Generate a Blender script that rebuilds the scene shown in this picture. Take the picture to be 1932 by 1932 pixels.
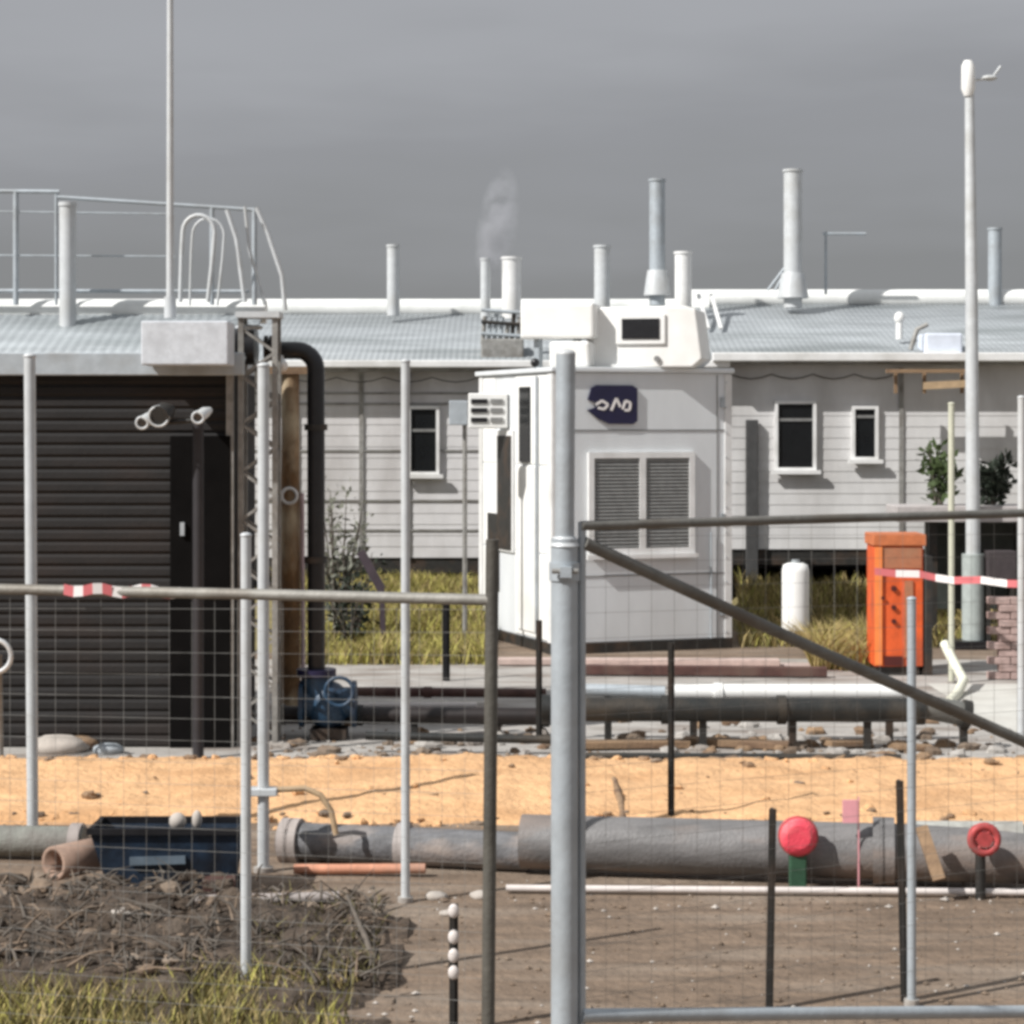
import bpy, math, random
from mathutils import Vector, Matrix, noise
random.seed(7)
S = bpy.context.scene
for o in list(bpy.data.objects): bpy.data.objects.remove(o)
R = math.radians

# ------------------------------------------------------------------ camera
K, CX, CY, H = 4050.0, 966.0, 800.0, 2.7       # survey of the photograph: focal length, centre, horizon, eye height
cam = bpy.data.cameras.new('camera'); camo = bpy.data.objects.new('camera', cam)
S.collection.objects.link(camo); S.camera = camo
camo.location = (0, 0, H); camo.rotation_euler = (R(90), 0, 0)
cam.lens = K/1932*36; cam.sensor_width = 36; cam.shift_y = -(966-CY)/1932
cam.clip_start = .1; cam.clip_end = 3000
S.render.resolution_x = S.render.resolution_y = 1024

# ------------------------------------------------------------------ world, sun, exposure
SUN_EL, SUN_AZ = 42, 238           # azimuth of the sun, clockwise from +Y
w = bpy.data.worlds.new('World'); S.world = w; w.use_nodes = True
nt = w.node_tree; N = nt.nodes; L = nt.links; N.clear()
out = N.new('ShaderNodeOutputWorld')
sky = N.new('ShaderNodeTexSky'); sky.sky_type = 'NISHITA'; sky.sun_disc = False
sky.sun_elevation = R(SUN_EL); sky.sun_rotation = R(SUN_AZ)
b1 = N.new('ShaderNodeBackground'); b1.inputs[1].default_value = .08; L.new(sky.outputs[0], b1.inputs[0])
tc = N.new('ShaderNodeTexCoord'); sx = N.new('ShaderNodeSeparateXYZ'); L.new(tc.outputs['Generated'], sx.inputs[0])
mp = N.new('ShaderNodeMapping'); mp.inputs['Scale'].default_value = (2.2, 2.2, 11); L.new(tc.outputs['Generated'], mp.inputs[0])
nz = N.new('ShaderNodeTexNoise'); nz.inputs['Scale'].default_value = 1.6; nz.inputs['Detail'].default_value = 4; L.new(mp.outputs[0], nz.inputs[0])
ma = N.new('ShaderNodeMath'); ma.operation = 'MULTIPLY_ADD'; L.new(nz.outputs[0], ma.inputs[0]); ma.inputs[1].default_value = .15; L.new(sx.outputs[2], ma.inputs[2])
cr = N.new('ShaderNodeValToRGB'); L.new(ma.outputs[0], cr.inputs[0])
e = cr.color_ramp.elements
e[0].position = 0.09; e[0].color = (.236, .241, .246, 1)
e[1].position = 1; e[1].color = (.54, .56, .59, 1)
for p, c in ((.15, (.248, .252, .258)), (.182, (.285, .290, .302)), (.207, (.300, .305, .322)), (.252, (.370, .378, .400)), (.4, (.43, .44, .47))):
    q = e.new(p); q.color = (*c, 1)
b2 = N.new('ShaderNodeBackground'); L.new(cr.outputs[0], b2.inputs[0]); b2.inputs[1].default_value = .87
mx = N.new('ShaderNodeMixShader'); mx.inputs[0].default_value = .97
L.new(b1.outputs[0], mx.inputs[1]); L.new(b2.outputs[0], mx.inputs[2]); L.new(mx.outputs[0], out.inputs[0])
sl = bpy.data.lights.new('sun', 'SUN'); sl.energy = 4.8; sl.angle = R(.6); sl.color = (1, .975, .94)
so = bpy.data.objects.new('sun', sl); S.collection.objects.link(so)
az, el = R(SUN_AZ), R(SUN_EL)
sd = Vector((math.sin(az)*math.cos(el), math.cos(az)*math.cos(el), math.sin(el)))
so.rotation_euler = sd.to_track_quat('Z', 'Y').to_euler(); so.location = sd*60
vs = S.view_settings; vs.view_transform = 'Standard'; vs.look = 'None'; vs.exposure = .22; vs.gamma = 1
S.render.engine = 'CYCLES'
S.cycles.pixel_filter_type = 'BLACKMAN_HARRIS'; S.cycles.filter_width = 3.4

# ------------------------------------------------------------------ helpers
def X(px, Y): return (px-CX)/K*Y
def Z(py, Y): return H-(py-CY)/K*Y
def G(py): return K*H/(py-CY)                  # distance of a ground point
def P(px, py, Y): return Vector((X(px, Y), Y, Z(py, Y)))

_m = {}
def mat(name, col, rough=.6, metal=0., var=.15, scale=6., bump=.0, bscale=60., stain=None, stretch=(1, 1, 1), spec=.5, samt=.55):
    if name in _m: return _m[name]
    m = bpy.data.materials.new(name); m.use_nodes = True
    n = m.node_tree.nodes; l = m.node_tree.links; b = n['Principled BSDF']
    b.inputs['Roughness'].default_value = rough; b.inputs['Metallic'].default_value = metal
    b.inputs['Specular IOR Level'].default_value = spec
    t = n.new('ShaderNodeTexCoord'); g = n.new('ShaderNodeMapping'); g.inputs['Scale'].default_value = stretch
    l.new(t.outputs['Object'], g.inputs[0])
    a = n.new('ShaderNodeTexNoise'); a.inputs['Scale'].default_value = scale; a.inputs['Detail'].default_value = 6; a.inputs['Roughness'].default_value = .65
    l.new(g.outputs[0], a.inputs[0])
    r = n.new('ShaderNodeValToRGB'); l.new(a.outputs[0], r.inputs[0])
    r.color_ramp.elements[0].position = .3; r.color_ramp.elements[1].position = .7
    lo = [max(0, c*(1-var)) for c in col]; hi = [min(1, c*(1+var)) for c in col]
    r.color_ramp.elements[0].color = (*lo, 1); r.color_ramp.elements[1].color = (*hi, 1)
    src = r.outputs[0]
    if stain:
        a2 = n.new('ShaderNodeTexNoise'); a2.inputs['Scale'].default_value = scale*.37; a2.inputs['Detail'].default_value = 8
        l.new(g.outputs[0], a2.inputs[0])
        r2 = n.new('ShaderNodeValToRGB'); l.new(a2.outputs[0], r2.inputs[0])
        r2.color_ramp.elements[0].position = .48; r2.color_ramp.elements[0].color = (0, 0, 0, 1)
        r2.color_ramp.elements[1].position = .66; r2.color_ramp.elements[1].color = (samt,)*3+(1,)
        x = n.new('ShaderNodeMixRGB'); l.new(r2.outputs[0], x.inputs[0]); l.new(src, x.inputs[1]); x.inputs[2].default_value = (*stain, 1)
        src = x.outputs[0]
    l.new(src, b.inputs['Base Color'])
    if bump:
        a3 = n.new('ShaderNodeTexNoise'); a3.inputs['Scale'].default_value = bscale; a3.inputs['Detail'].default_value = 6
        l.new(t.outputs['Object'], a3.inputs[0])
        bp = n.new('ShaderNodeBump'); bp.inputs['Strength'].default_value = bump; bp.inputs['Distance'].default_value = .05
        l.new(a3.outputs[0], bp.inputs['Height']); l.new(bp.outputs[0], b.inputs['Normal'])
    _m[name] = m; return m

GALV = mat('galvanised_steel', (.40, .44, .47), .5, .25, .12, 9, .05, 40, (.30, .31, .31))
GALVD = mat('weathered_galvanised', (.27, .265, .25), .6, .2, .25, 12, .1, 50, (.12, .10, .08))
GALVL = mat('pale_galvanised', (.54, .56, .57), .5, .1, .1, 8, stain=(.42, .42, .40))
DKSTEEL = mat('dark_steel', (.028, .027, .025), .55, .2, .3, 10, .1, 40, (.09, .055, .035))
BLACK = mat('black_plastic', (.012, .012, .014), .35, 0, .3, 8)
RUSTY = mat('rusted_steel', (.17, .09, .035), .8, 0, .45, 7, .3, 60, (.55, .47, .33), (1, 1, .5), samt=.9)
WHITE = mat('white_paint', (.80, .80, .78), .45, 0, .05, 4, stain=(.62, .60, .55), samt=.4)
WHITEG = mat('white_trim', (.74, .74, .73), .5, 0, .08, 5, stain=(.5, .49, .46))
CAB = mat('cabinet_grey_white', (.66, .685, .70), .55, 0, .05, 3, .02, 30, (.50, .50, .49), (1, 1, .4), samt=.25)
WALL1 = mat('grey_panel_wall', (.60, .59, .59), .75, 0, .09, 3, .05, 50, (.33, .31, .30), (1, 1, .4), samt=.6)
WALL2 = mat('pale_board_wall', (.60, .595, .59), .75, 0, .09, 3, .05, 50, (.34, .325, .31), (1, 1, .4), samt=.5)
ROOF = mat('weathered_roof', (.34, .365, .38), .55, .15, .22, 3.0, .05, 30, (.20, .22, .225), (.35, 1.4, 3), samt=.8)
RIDGE_SHEEN = mat('ridge_sky_sheen', (.76, .77, .75), .5, 0, .08, 3, stain=(.5, .52, .5))  # white colour stands for sky reflected off the upper roof
DARKW = mat('dark_slats', (.011, .010, .010), .85, .0, .3, 3, .1, 30, (.024, .016, .013), (1, 1, 3))
GLASS = mat('dark_glass', (.008, .009, .010), .25, 0, .2, 4, spec=.3)
NAVY = mat('navy_paint', (.012, .011, .045), .4, 0, .2, 4)
LOUV = mat('louvre_grey', (.20, .20, .195), .6, .1, .2, 12)
DIRT = mat('brown_dirt', (.165, .118, .082), .95, 0, .42, 1.6, .6, 14, (.25, .20, .155), (1, 4.5, 1), samt=.8)
DSOIL = mat('dark_soil', (.060, .042, .029), .95, 0, .5, 9, .6, 30, (.13, .10, .075), (1, 2, 1), samt=.6)
CONC = mat('yard_concrete', (.36, .34, .315), .9, 0, .22, 3, .2, 40, (.19, .155, .13), (1, 2.4, 1), samt=.85)
PALEC = mat('pale_concrete', (.52, .51, .47), .9, 0, .12, 3, .2, 40, (.38, .36, .32))
SAND = mat('yellow_sand', (.63, .38, .195), .95, 0, .2, 4, .6, 18, (.44, .235, .105), (.8, 1.6, .6), samt=.6)
TANP = mat('grey_pipe', (.155, .15, .148), .55, 0, .3, 5, .15, 50, (.25, .19, .155), (.5, 2, 2), samt=.8)
DPIPE = mat('dark_pipe', (.016, .017, .016), .5, .1, .3, 6, .1, 40, (.09, .07, .05))
MAROON = mat('maroon_beam', (.075, .032, .026), .7, 0, .3, 8, stain=(.14, .09, .07))
BLUE = mat('blue_paint', (.018, .050, .095), .45, 0, .4, 14, .1, 50, (.02, .02, .03), samt=.7)
NBLUE = mat('navy_plastic', (.010, .022, .042), .5, 0, .5, 8, .1, 30, (.004, .004, .006), samt=.8)
ORANGE = mat('orange_paint', (.66, .10, .02), .6, 0, .2, 9, .1, 40, (.33, .07, .03), (1, 1, .5), samt=.8)
ORLIT = mat('orange_lit_edge', (.85, .24, .06), .5, 0, .1, 8)  # brighter orange paints the sunlit left edge
OBROWN = mat('faded_orange', (.40, .15, .075), .7, 0, .2, 10, stain=(.3, .17, .1))
RED = mat('red_paint', (.78, .05, .10), .45, 0, .1, 9)
REDD = mat('faded_red', (.42, .06, .06), .6, 0, .3, 18, stain=(.15, .1, .09), samt=.8)
GREEN = mat('green_plastic', (.03, .16, .06), .5, 0, .3, 12)
PINK = mat('pink_plastic', (.72, .33, .36), .6, 0, .1, 12)
TWHITE = mat('tape_white', (.82, .78, .76), .5, 0, .05, 5)
TRED = mat('tape_red', (.62, .16, .17), .5, 0, .1, 5)
TIMBER = mat('weathered_timber', (.26, .17, .10), .85, 0, .3, 8, .2, 40, (.12, .07, .045), (.4, 2, 2), samt=.8)
BTIMBER = mat('tan_timber', (.42, .30, .18), .8, 0, .2, 8, .1, 40)
PALEP = mat('pale_pipe', (.36, .32, .30), .6, 0, .2, 7, .1, 40, (.22, .18, .16))
WCOND = mat('white_conduit', (.62, .57, .54), .55, 0, .12, 6)
BRICK = mat('pale_pink_brick', (.40, .29, .265), .9, 0, .25, 14, .2, 60, (.22, .14, .12), samt=.7)
STONE = mat('pale_stone', (.42, .38, .34), .9, 0, .3, 5)
LEAFY = mat('yellow_green_grass', (.36, .33, .085), .85, 0, .3, 3)
STRAW = mat('straw_grass', (.36, .28, .12), .9, 0, .3, 3)
OLIVE = mat('olive_grass', (.15, .13, .05), .9, 0, .3, 3)
LEAF = mat('green_leaf', (.060, .090, .030), .7, 0, .35, 8)
LEAFD = mat('dark_leaf', (.024, .034, .022), .7, 0, .35, 8)
GLEAF = mat('grey_green_leaf', (.20, .205, .165), .8, 0, .3, 8)
TWIG = mat('grey_twig', (.105, .088, .072), .9, 0, .3, 8)

class MB:
    def __init__(s): s.v = []; s.f = []; s.sm = []; s.mi = []; s.m = 0
    def add(s, vs, fs, smooth=False):
        b = len(s.v); s.v += [Vector(v) for v in vs]
        for f in fs: s.f.append([b+i for i in f]); s.sm.append(smooth); s.mi.append(s.m)
        return s
    def box(s, x0, x1, y0, y1, z0, z1):
        return s.add([(x, y, z) for x in (x0, x1) for y in (y0, y1) for z in (z0, z1)],
                     [(0, 1, 3, 2), (4, 6, 7, 5), (0, 4, 5, 1), (2, 3, 7, 6), (0, 2, 6, 4), (1, 5, 7, 3)])
    def beam(s, a, b, wd, ht, up=Vector((0, 0, 1))):
        a = Vector(a); b = Vector(b); d = (b-a).normalized(); sd_ = d.cross(up)
        if sd_.length < 1e-3: sd_ = Vector((1, 0, 0))
        sd_.normalize(); u = sd_.cross(d)
        vs_ = [p+sd_*i*wd/2+u*j*ht/2 for p in (a, b) for i in (-1, 1) for j in (-1, 1)]
        return s.add(vs_, [(0, 1, 3, 2), (4, 6, 7, 5), (0, 4, 5, 1), (2, 3, 7, 6), (0, 2, 6, 4), (1, 5, 7, 3)])
    def tube(s, pts, r, seg=12, caps=True):
        pts = [Vector(p) for p in pts]; n = len(pts); rr = r if isinstance(r, (list, tuple)) else [r]*n
        vs_ = []; prev = None
        for i, p in enumerate(pts):
            t = (pts[min(i+1, n-1)]-pts[max(i-1, 0)]).normalized()
            if prev is None:
                a = Vector((0, 0, 1)) if abs(t.z) < .9 else Vector((0, 1, 0)); u = t.cross(a).normalized()
            else: u = (prev-t*prev.dot(t)).normalized()
            prev = u; vv = t.cross(u)
            for k in range(seg):
                c = 2*math.pi*k/seg; vs_.append(p+(u*math.cos(c)+vv*math.sin(c))*rr[i])
        fs = [(i*seg+k, i*seg+(k+1) % seg, (i+1)*seg+(k+1) % seg, (i+1)*seg+k) for i in range(n-1) for k in range(seg)]
        s.add(vs_, fs, True)
        if caps:
            s.add(vs_[:seg], [list(range(seg))[::-1]]); s.add(vs_[-seg:], [list(range(seg))])
        return s
    def sphere(s, c, r, seg=20, rings=12, sc=(1, 1, 1)):
        c = Vector(c); vs_ = []; fs = []
        for i in range(rings+1):
            th = math.pi*i/rings
            for k in range(seg):
                ph = 2*math.pi*k/seg
                vs_.append(c+Vector((math.sin(th)*math.cos(ph)*sc[0], math.sin(th)*math.sin(ph)*sc[1], math.cos(th)*sc[2]))*r)
        for i in range(rings):
            for k in range(seg): fs.append((i*seg+k, (i+1)*seg+k, (i+1)*seg+(k+1) % seg, i*seg+(k+1) % seg))
        return s.add(vs_, fs, True)
    def torus(s, c, R_, r, ax='y', seg=24, a0=0, a1=360):
        c = Vector(c); pts = []
        full = (a1-a0) >= 360
        for i in range(seg+1):
            a = R(a0+(a1-a0)*i/seg); q = (math.cos(a)*R_, math.sin(a)*R_)
            pts.append(c+Vector((q[0], 0, q[1]) if ax == 'y' else (q[0], q[1], 0) if ax == 'z' else (0, q[0], q[1])))
        return s.tube(pts, r, 8, caps=not full)
    def prism(s, poly, y0, y1):          # polygon in x,z extruded along y
        n = len(poly)
        s.add([(x, y0, z) for x, z in poly]+[(x, y1, z) for x, z in poly],
              [list(range(n)), list(range(2*n-1, n-1, -1))]+[(i, i+n, (i+1) % n+n, (i+1) % n) for i in range(n)])
        return s
    def yz(s, poly, x0, x1):             # polygon in y,z extruded along x
        n = len(poly)
        s.add([(x0, y, z) for y, z in poly]+[(x1, y, z) for y, z in poly],
              [list(range(n)), list(range(2*n-1, n-1, -1))]+[(i, i+n, (i+1) % n+n, (i+1) % n) for i in range(n)])
        return s
    def strip(s, prof, x0, x1):          # open y,z profile swept along x
        n = len(prof)
        return s.add([(x0, y, z) for y, z in prof]+[(x1, y, z) for y, z in prof], [(i, i+1, i+1+n, i+n) for i in range(n-1)])
    def build(s, name, m, parent=None, origin=(0, 0, 0), bevel=0, solid=0):
        o_ = Vector(origin)
        me = bpy.data.meshes.new(name); me.from_pydata([tuple(v-o_) for v in s.v], [], s.f)
        for mm in (m if isinstance(m, (list, tuple)) else [m]): me.materials.append(mm)
        for p, q, i in zip(me.polygons, s.sm, s.mi): p.use_smooth = q; p.material_index = i
        me.update()
        import bmesh
        bm = bmesh.new(); bm.from_mesh(me); bmesh.ops.recalc_face_normals(bm, faces=bm.faces); bm.to_mesh(me); bm.free()
        o = bpy.data.objects.new(name, me); S.collection.objects.link(o)
        if parent is not None: o.parent = parent
        else: o.location = o_
        if solid: k = o.modifiers.new('solid', 'SOLIDIFY'); k.thickness = solid; k.offset = 0
        if bevel: k = o.modifiers.new('bevel', 'BEVEL'); k.width = bevel; k.segments = 2; k.limit_method = 'ANGLE'
        return o

class T:
    def __init__(s, name, label, cat, base, group=None, rz=0, local=False, kind=None):
        s.o = bpy.data.objects.new(name, None); S.collection.objects.link(s.o); s.o.empty_display_size = .2
        s.o.location = base; s.o.rotation_euler = (0, 0, rz); s.base = Vector((0, 0, 0)) if local else Vector(base)
        s.o['label'] = label; s.o['category'] = cat
        if group: s.o['group'] = group
        if kind: s.o['kind'] = kind
    def part(s, name, mb, m, label=None, bevel=0, sub=None, solid=0):
        o = mb.build(name, m, sub or s.o, s.base, bevel, solid)
        if label: o['label'] = label
        return o
def one(name, mb, m, label, cat, base=(0, 0, 0), group=None, bevel=0, kind=None, solid=0):
    o = mb.build(name, m, None, base, bevel, solid); o['label'] = label; o['category'] = cat
    if group: o['group'] = group
    if kind: o['kind'] = kind
    return o
def struct(name, mb, m):
    o = mb.build(name, m); o['kind'] = 'structure'; return o

# ------------------------------------------------------------------ ground
g = MB(); g.box(-500, 500, -40, 900, -.5, 0); struct('ground', g, DIRT)
g = MB()
yy0, yy1 = 16.9, 24.0
def sheet(name, poly, z, m):
    b = MB(); n = len(poly); b.add([(x, y, z) for x, y in poly], [list(range(n))]); return struct(name, b, m)
def wob(x0, x1, y0, y1, amp=.15, n=40):
    a = [(x0+(x1-x0)*i/n, y0+noise.noise(Vector((i*.37, y0, 1)))*amp) for i in range(n+1)]
    c = [(x1-(x1-x0)*i/n, y1+noise.noise(Vector((i*.41, y1, 5)))*amp) for i in range(n+1)]
    return a+c
sheet('concrete_yard', wob(-30, 30, 16.4, 24.6, .3), .004, CONC)
sheet('pale_driveway', wob(4.3, 30, 18.5, 22.3, .4), .008, PALEC)
sheet('kerb_strip', wob(.6, 3.6, 23.3, 24.2, .08), .012, mat('pink_concrete', (.50, .40, .37), .9, 0, .12, 4, stain=(.35, .27, .24)))

def lawn(x0, x1, ya, yb, h_, seed):
    b = MB(); nx, ny = 120, 16; vs_ = []
    for i in range(nx+1):
        for j in range(ny+1):
            x = x0+(x1-x0)*i/nx; y = ya+(yb-ya)*j/ny; t = min(1, j/8); e_ = min(1, i/6, (nx-i)/6)
            vs_.append((x, y, -.03+(h_*t*t*(3-2*t)+.06*noise.noise(Vector((x, y, seed)))*t)*e_))
    b.add(vs_, [(i*(ny+1)+j, (i+1)*(ny+1)+j, (i+1)*(ny+1)+j+1, i*(ny+1)+j+1) for i in range(nx) for j in range(ny)], True)
    struct('grass_bank', b, mat('bank_earth', (.20, .165, .07), .95, 0, .3, 5, .3, 30, (.12, .10, .05)))
def lawn_z(y, ya, yb, h_):
    t = max(0, min(1, (y-ya)/(yb-ya)*2)); return h_*t*t*(3-2*t)-.03
LW = (24.6, 34, .44); RW = (26.1, 34, .44)
lawn(-11, -.42, *LW, 1); lawn(2.85, 12, *RW, 2)
# yellow sand bank
def bank(name, m, x0, x1, nx, ny, prof, rough_, seed, ks='structure'):
    b = MB(); vs_ = []
    for i in range(nx+1):
        x = x0+(x1-x0)*i/nx; pr = prof(x)
        for j in range(ny+1):
            t = j/ny*(len(pr)-1); k = min(int(t), len(pr)-2); f = t-k
            y = pr[k][0]*(1-f)+pr[k+1][0]*f; z = pr[k][1]*(1-f)+pr[k+1][1]*f
            edge = min(1, min(j, ny-j)/3)
            z += edge*rough_*noise.fractal(Vector((x*2.6, y*3.0, seed)), .7, 2.1, 6)
            y += rough_*1.2*noise.noise(Vector((x*1.4, j*.3, seed+3)))
            vs_.append((x, y, z))
    b.add(vs_, [(i*(ny+1)+j, (i+1)*(ny+1)+j, (i+1)*(ny+1)+j+1, i*(ny+1)+j+1) for i in range(nx) for j in range(ny)], True)
    o = b.build(name, m); o['kind'] = ks; return o
def sandprof(x):
    t = max(0, min(1, (x+4)/8)); u = max(0, min(1, (x-.3)/3.4))
    rise = .05*math.exp(-((x+.35)/.7)**2)
    return [(14.42, -.03), (14.55, .05), (15.9, .155-.03*t+rise-.08*u), (16.2, .17-.03*t+rise-.09*u), (16.7, .10), (17.1, -.03)]
bank('sand_bank', SAND, -6, 6, 300, 24, sandprof, .030, 3)
def soilprof(x): 
    k = max(0, min(1, (-.75-x)/.8))
    return [(9.2, -.04), (9.9, .03+.05*k), (10.8, .10*k+.01), (11.6, .12*k+.01), (12.1, -.03)]
bank('soil_bank', DSOIL, -4.5, -.55, 160, 40, soilprof, .085, 9)

# ------------------------------------------------------------------ buildings
def corr_sheet(mb, x0, x1, y0, z0, y1, z1, pitch=.085, amp=.004, th=0):
    d = Vector((0, y1-y0, z1-z0)).normalized(); nrm = Vector((0, -d.z, d.y))
    n = int((x1-x0)/pitch*4); vs_ = []
    for i in range(n+1):
        x = x0+(x1-x0)*i/n; a = amp*math.sin(i*math.pi/2)
        for y, z in ((y0, z0), (y1, z1)): vs_.append(Vector((x, y, z))+nrm*(a))
    mb.add(vs_, [(2*i, 2*i+1, 2*i+3, 2*i+2) for i in range(n)], True)

def board_prof(Yf, z0, z1, step=.155, lap=.006):
    pr = []; z = z0
    while z < z1-1e-4:
        zt = min(z+step, z1); pr += [(Yf-lap, z), (Yf, zt)]; z = zt
    return pr
def window(t, Yf, px0, px1, py0, py1, transom=None, sillw=.05):
    x0, x1 = X(px0, Yf), X(px1, Yf); z1, z0 = Z(py0, Yf), Z(py1, Yf); fw = .045
    f = MB(); a, b = Yf-.07, Yf+.02
    f.box(x0-fw, x0, a, b, z0-fw, z1+fw); f.box(x1, x1+fw, a, b, z0-fw, z1+fw)
    f.box(x0, x1, a, b, z1, z1+fw); f.box(x0, x1, a, b, z0-fw, z0)
    fo = t.part('window', f, WHITEG)
    if transom:
        zt = Z(transom, Yf); tb = MB(); tb.box(x0, x1, Yf-.05, Yf-.025, zt-.02, zt+.02); t.part('transom', tb, LOUV, sub=fo)
    p = MB(); p.box(x0+.002, x1-.002, Yf-.03, Yf-.012, z0+.002, z1-.002); t.part('pane', p, GLASS, sub=fo)
    s_ = MB(); s_.box(x0-.1, x1+.1, Yf-.13, Yf-.072, z0-fw-.045, z0-fw+.01); t.part('sill', s_, WHITEG, sub=fo)

def building(name, label, x0, x1, Yf, D, zf, ze, Yr, zr, wm, roofr, gut):
    t = T(name, label, 'building', ((x0+x1)/2, Yf+D/2, 0))
    wb = MB(); wb.strip(board_prof(Yf, zf, ze), x0, x1)
    wb.box(x0, x1, Yf+.005, Yf+.12, zf, ze)
    for xe in (x0, x1):
        s = 1 if xe == x0 else -1
        q = [(Yf+.12, zf), (Yf+D, zf), (Yf+D, ze), (Yr, zr-.08), (Yf+.12, ze)]
        wb.yz(q, xe, xe+s*.1)
    wb.box(x0+.1, x1-.1, Yf+D-.1, Yf+D-.002, 0, ze)
    t.part('wall', wb, wm)
    fl = MB(); fl.box(x0+.01, x1-.01, Yf+.02, Yf+D-.12, zf-.22, zf-.005); t.part('floor_frame', fl, DKSTEEL)
    n = int((x1-x0)/1.9)
    for i in range(n+1):
        for yq in (Yf+.5, Yf+2.4):
            xx = x0+.3+(x1-x0-.6)*i/n; sb = MB(); sb.box(xx-.06, xx+.06, yq-.06, yq+.06, 0, zf-.225); t.part('stump', sb, DKSTEEL)
    rb = MB(); corr_sheet(rb, x0-.15, x1+.15, Yf-.28, ze+.03, Yr, zr); corr_sheet(rb, x0-.15, x1+.15, 2*Yr-(Yf-.28), ze+.03, Yr, zr)
    ro = t.part('roof', rb, ROOF, solid=.012)
    rc = MB(); rc.tube([(x0-.2+(x1-x0+.4)*i/24, Yr-.08, zr+.03) for i in range(25)], roofr, 16); t.part('ridge_cap_sheen', rc, RIDGE_SHEEN, sub=ro)  # white roll shaped as the sky-bright upper band of the roof
    gb = MB(); gb.box(x0-.15, x1+.15, Yf-.42, Yf-.29, ze-gut/2, ze+gut/2); t.part('gutter', gb, WHITEG, bevel=.015)
    fb = MB(); fb.box(x0-.1, x1+.1, Yf-.285, Yf-.02, ze-.10, ze-.045); t.part('soffit', fb, GALVD)
    return t, ro

YB = 30.0
zf = Z(1052, YB); ze = Z(688, YB)
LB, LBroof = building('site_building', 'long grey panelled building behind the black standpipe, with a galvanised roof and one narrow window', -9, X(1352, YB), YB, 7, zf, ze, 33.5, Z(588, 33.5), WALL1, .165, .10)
window(LB, YB, 775, 823, 772, 890, 812)
for px in (560, 682, 770):
    b = MB(); x = X(px, YB); b.box(x-.03, x+.03, YB-.03, YB-.013, zf, ze-.12); LB.part('joint_strip', b, GALVD)
for py in (742, 762, 850, 944, 1000):
    b = MB(); b.box(-9, X(1350, YB), YB-.022, YB-.0135, Z(py, YB)-.012, Z(py, YB)+.012); LB.part('joint_strip', b, GALVD)
YC = 29.9
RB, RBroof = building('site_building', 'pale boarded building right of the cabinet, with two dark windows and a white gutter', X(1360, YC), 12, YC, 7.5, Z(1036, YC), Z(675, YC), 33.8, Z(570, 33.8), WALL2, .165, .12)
window(RB, YC, 1467, 1533, 762, 882, 792)
window(RB, YC, 1612, 1650, 772, 862, 786)
b = MB(); b.box(X(1406, YC), X(1429, YC), YC-.11, YC-.03, .2, Z(792, YC)); RB.part('downpipe', b, mat('downpipe_grey', (.06, .06, .06), .6, .1, .2, 8), bevel=.01)
b = MB(); x = X(1700, YC); b.box(x-.03, x+.03, YC-.03, YC-.013, Z(1036, YC), Z(695, YC)); RB.part('joint_strip', b, GALVD)
for px0_, px1_, py in ((545, 905, 712), (1378, 1690, 706)):
    b = MB(); Yv = 29.85; n_ = 16; b.tube([P(px0_+(px1_-px0_)*i/n_, py+9*math.sin(math.pi*((i*1.0) % 4)/4), Yv) for i in range(n_+1)], .008, 6)
    (LB if px0_ < 900 else RB).part('cable', b, DKSTEEL)
# brown awning bracket below the eave
t = T('awning_frame', 'brown timber awning frame under the eave at the right, below the blue-white roof unit', 'awning', P(1745, 735, 29.3))
b = MB(); b.beam(P(1672, 700, 29.3), P(1826, 700, 29.3), .1, .05); t.part('beam', b, TIMBER)
b = MB(); b.beam(P(1742, 728, 29.35), P(1822, 724, 29.35), .12, .10); t.part('board', b, BTIMBER)
for px in (1690, 1744, 1815):
    b = MB(); b.beam(P(px, 697, 29.42), P(px, 742, 29.42), .045, .045); t.part('bracket', b, TIMBER)

# vents
def vent(px, wpx, ptop, pbase, Y, label, m=GALVL, cap=True, flash=False):
    r = wpx/2/K*Y; b = P(px, pbase, Y); zt = Z(ptop, Y)
    t = T('roof_vent', label, 'vent', b, 'vent pipes standing on the roofs')
    q = MB(); q.tube([(b.x, Y, b.z-.25), (b.x, Y, zt-.03)], r, 16); t.part('pipe', q, m)
    if cap:
        q = MB(); q.tube([(b.x, Y, zt-.035), (b.x, Y, zt)], [r*1.12, r*1.12], 16); t.part('cap', q, m)
    if flash:
        q = MB(); q.tube([(b.x, Y, b.z-.1), (b.x, Y, b.z+.28)], [r*1.7, r*1.25], 16); t.part('flashing', q, GALVL)
vent(742, 24, 462, 565, 32.6, 'short grey vent pipe alone on the ridge above the narrow window')
vent(916, 19, 487, 570, 32.2, 'thin pale vent pipe, left of the close pair beneath the steam')
vent(965, 36, 485, 570, 32.2, 'wide pale vent pipe, right of the close pair beneath the steam', WHITEG)
vent(1136, 30, 463, 575, 32.6, 'grey vent pipe on the ridge between the steam and the rooftop white unit')
vent(1240, 30, 338, 545, 32.4, 'tall slender grey vent pipe directly above the dark grille of the rooftop unit', GALV, flash=True)
vent(1289, 32, 475, 570, 32.2, 'short white vent pipe just right of the tall one above the rooftop unit', WHITEG)
vent(1496, 35, 320, 550, 32.8, 'tall thick vent pipe with a flared foot above the larger window', GALVL, flash=True)
vent(1877, 26, 430, 550, 33.6, 'weathered grey vent pipe on the ridge right of the lamp pole', GALV)
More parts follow.
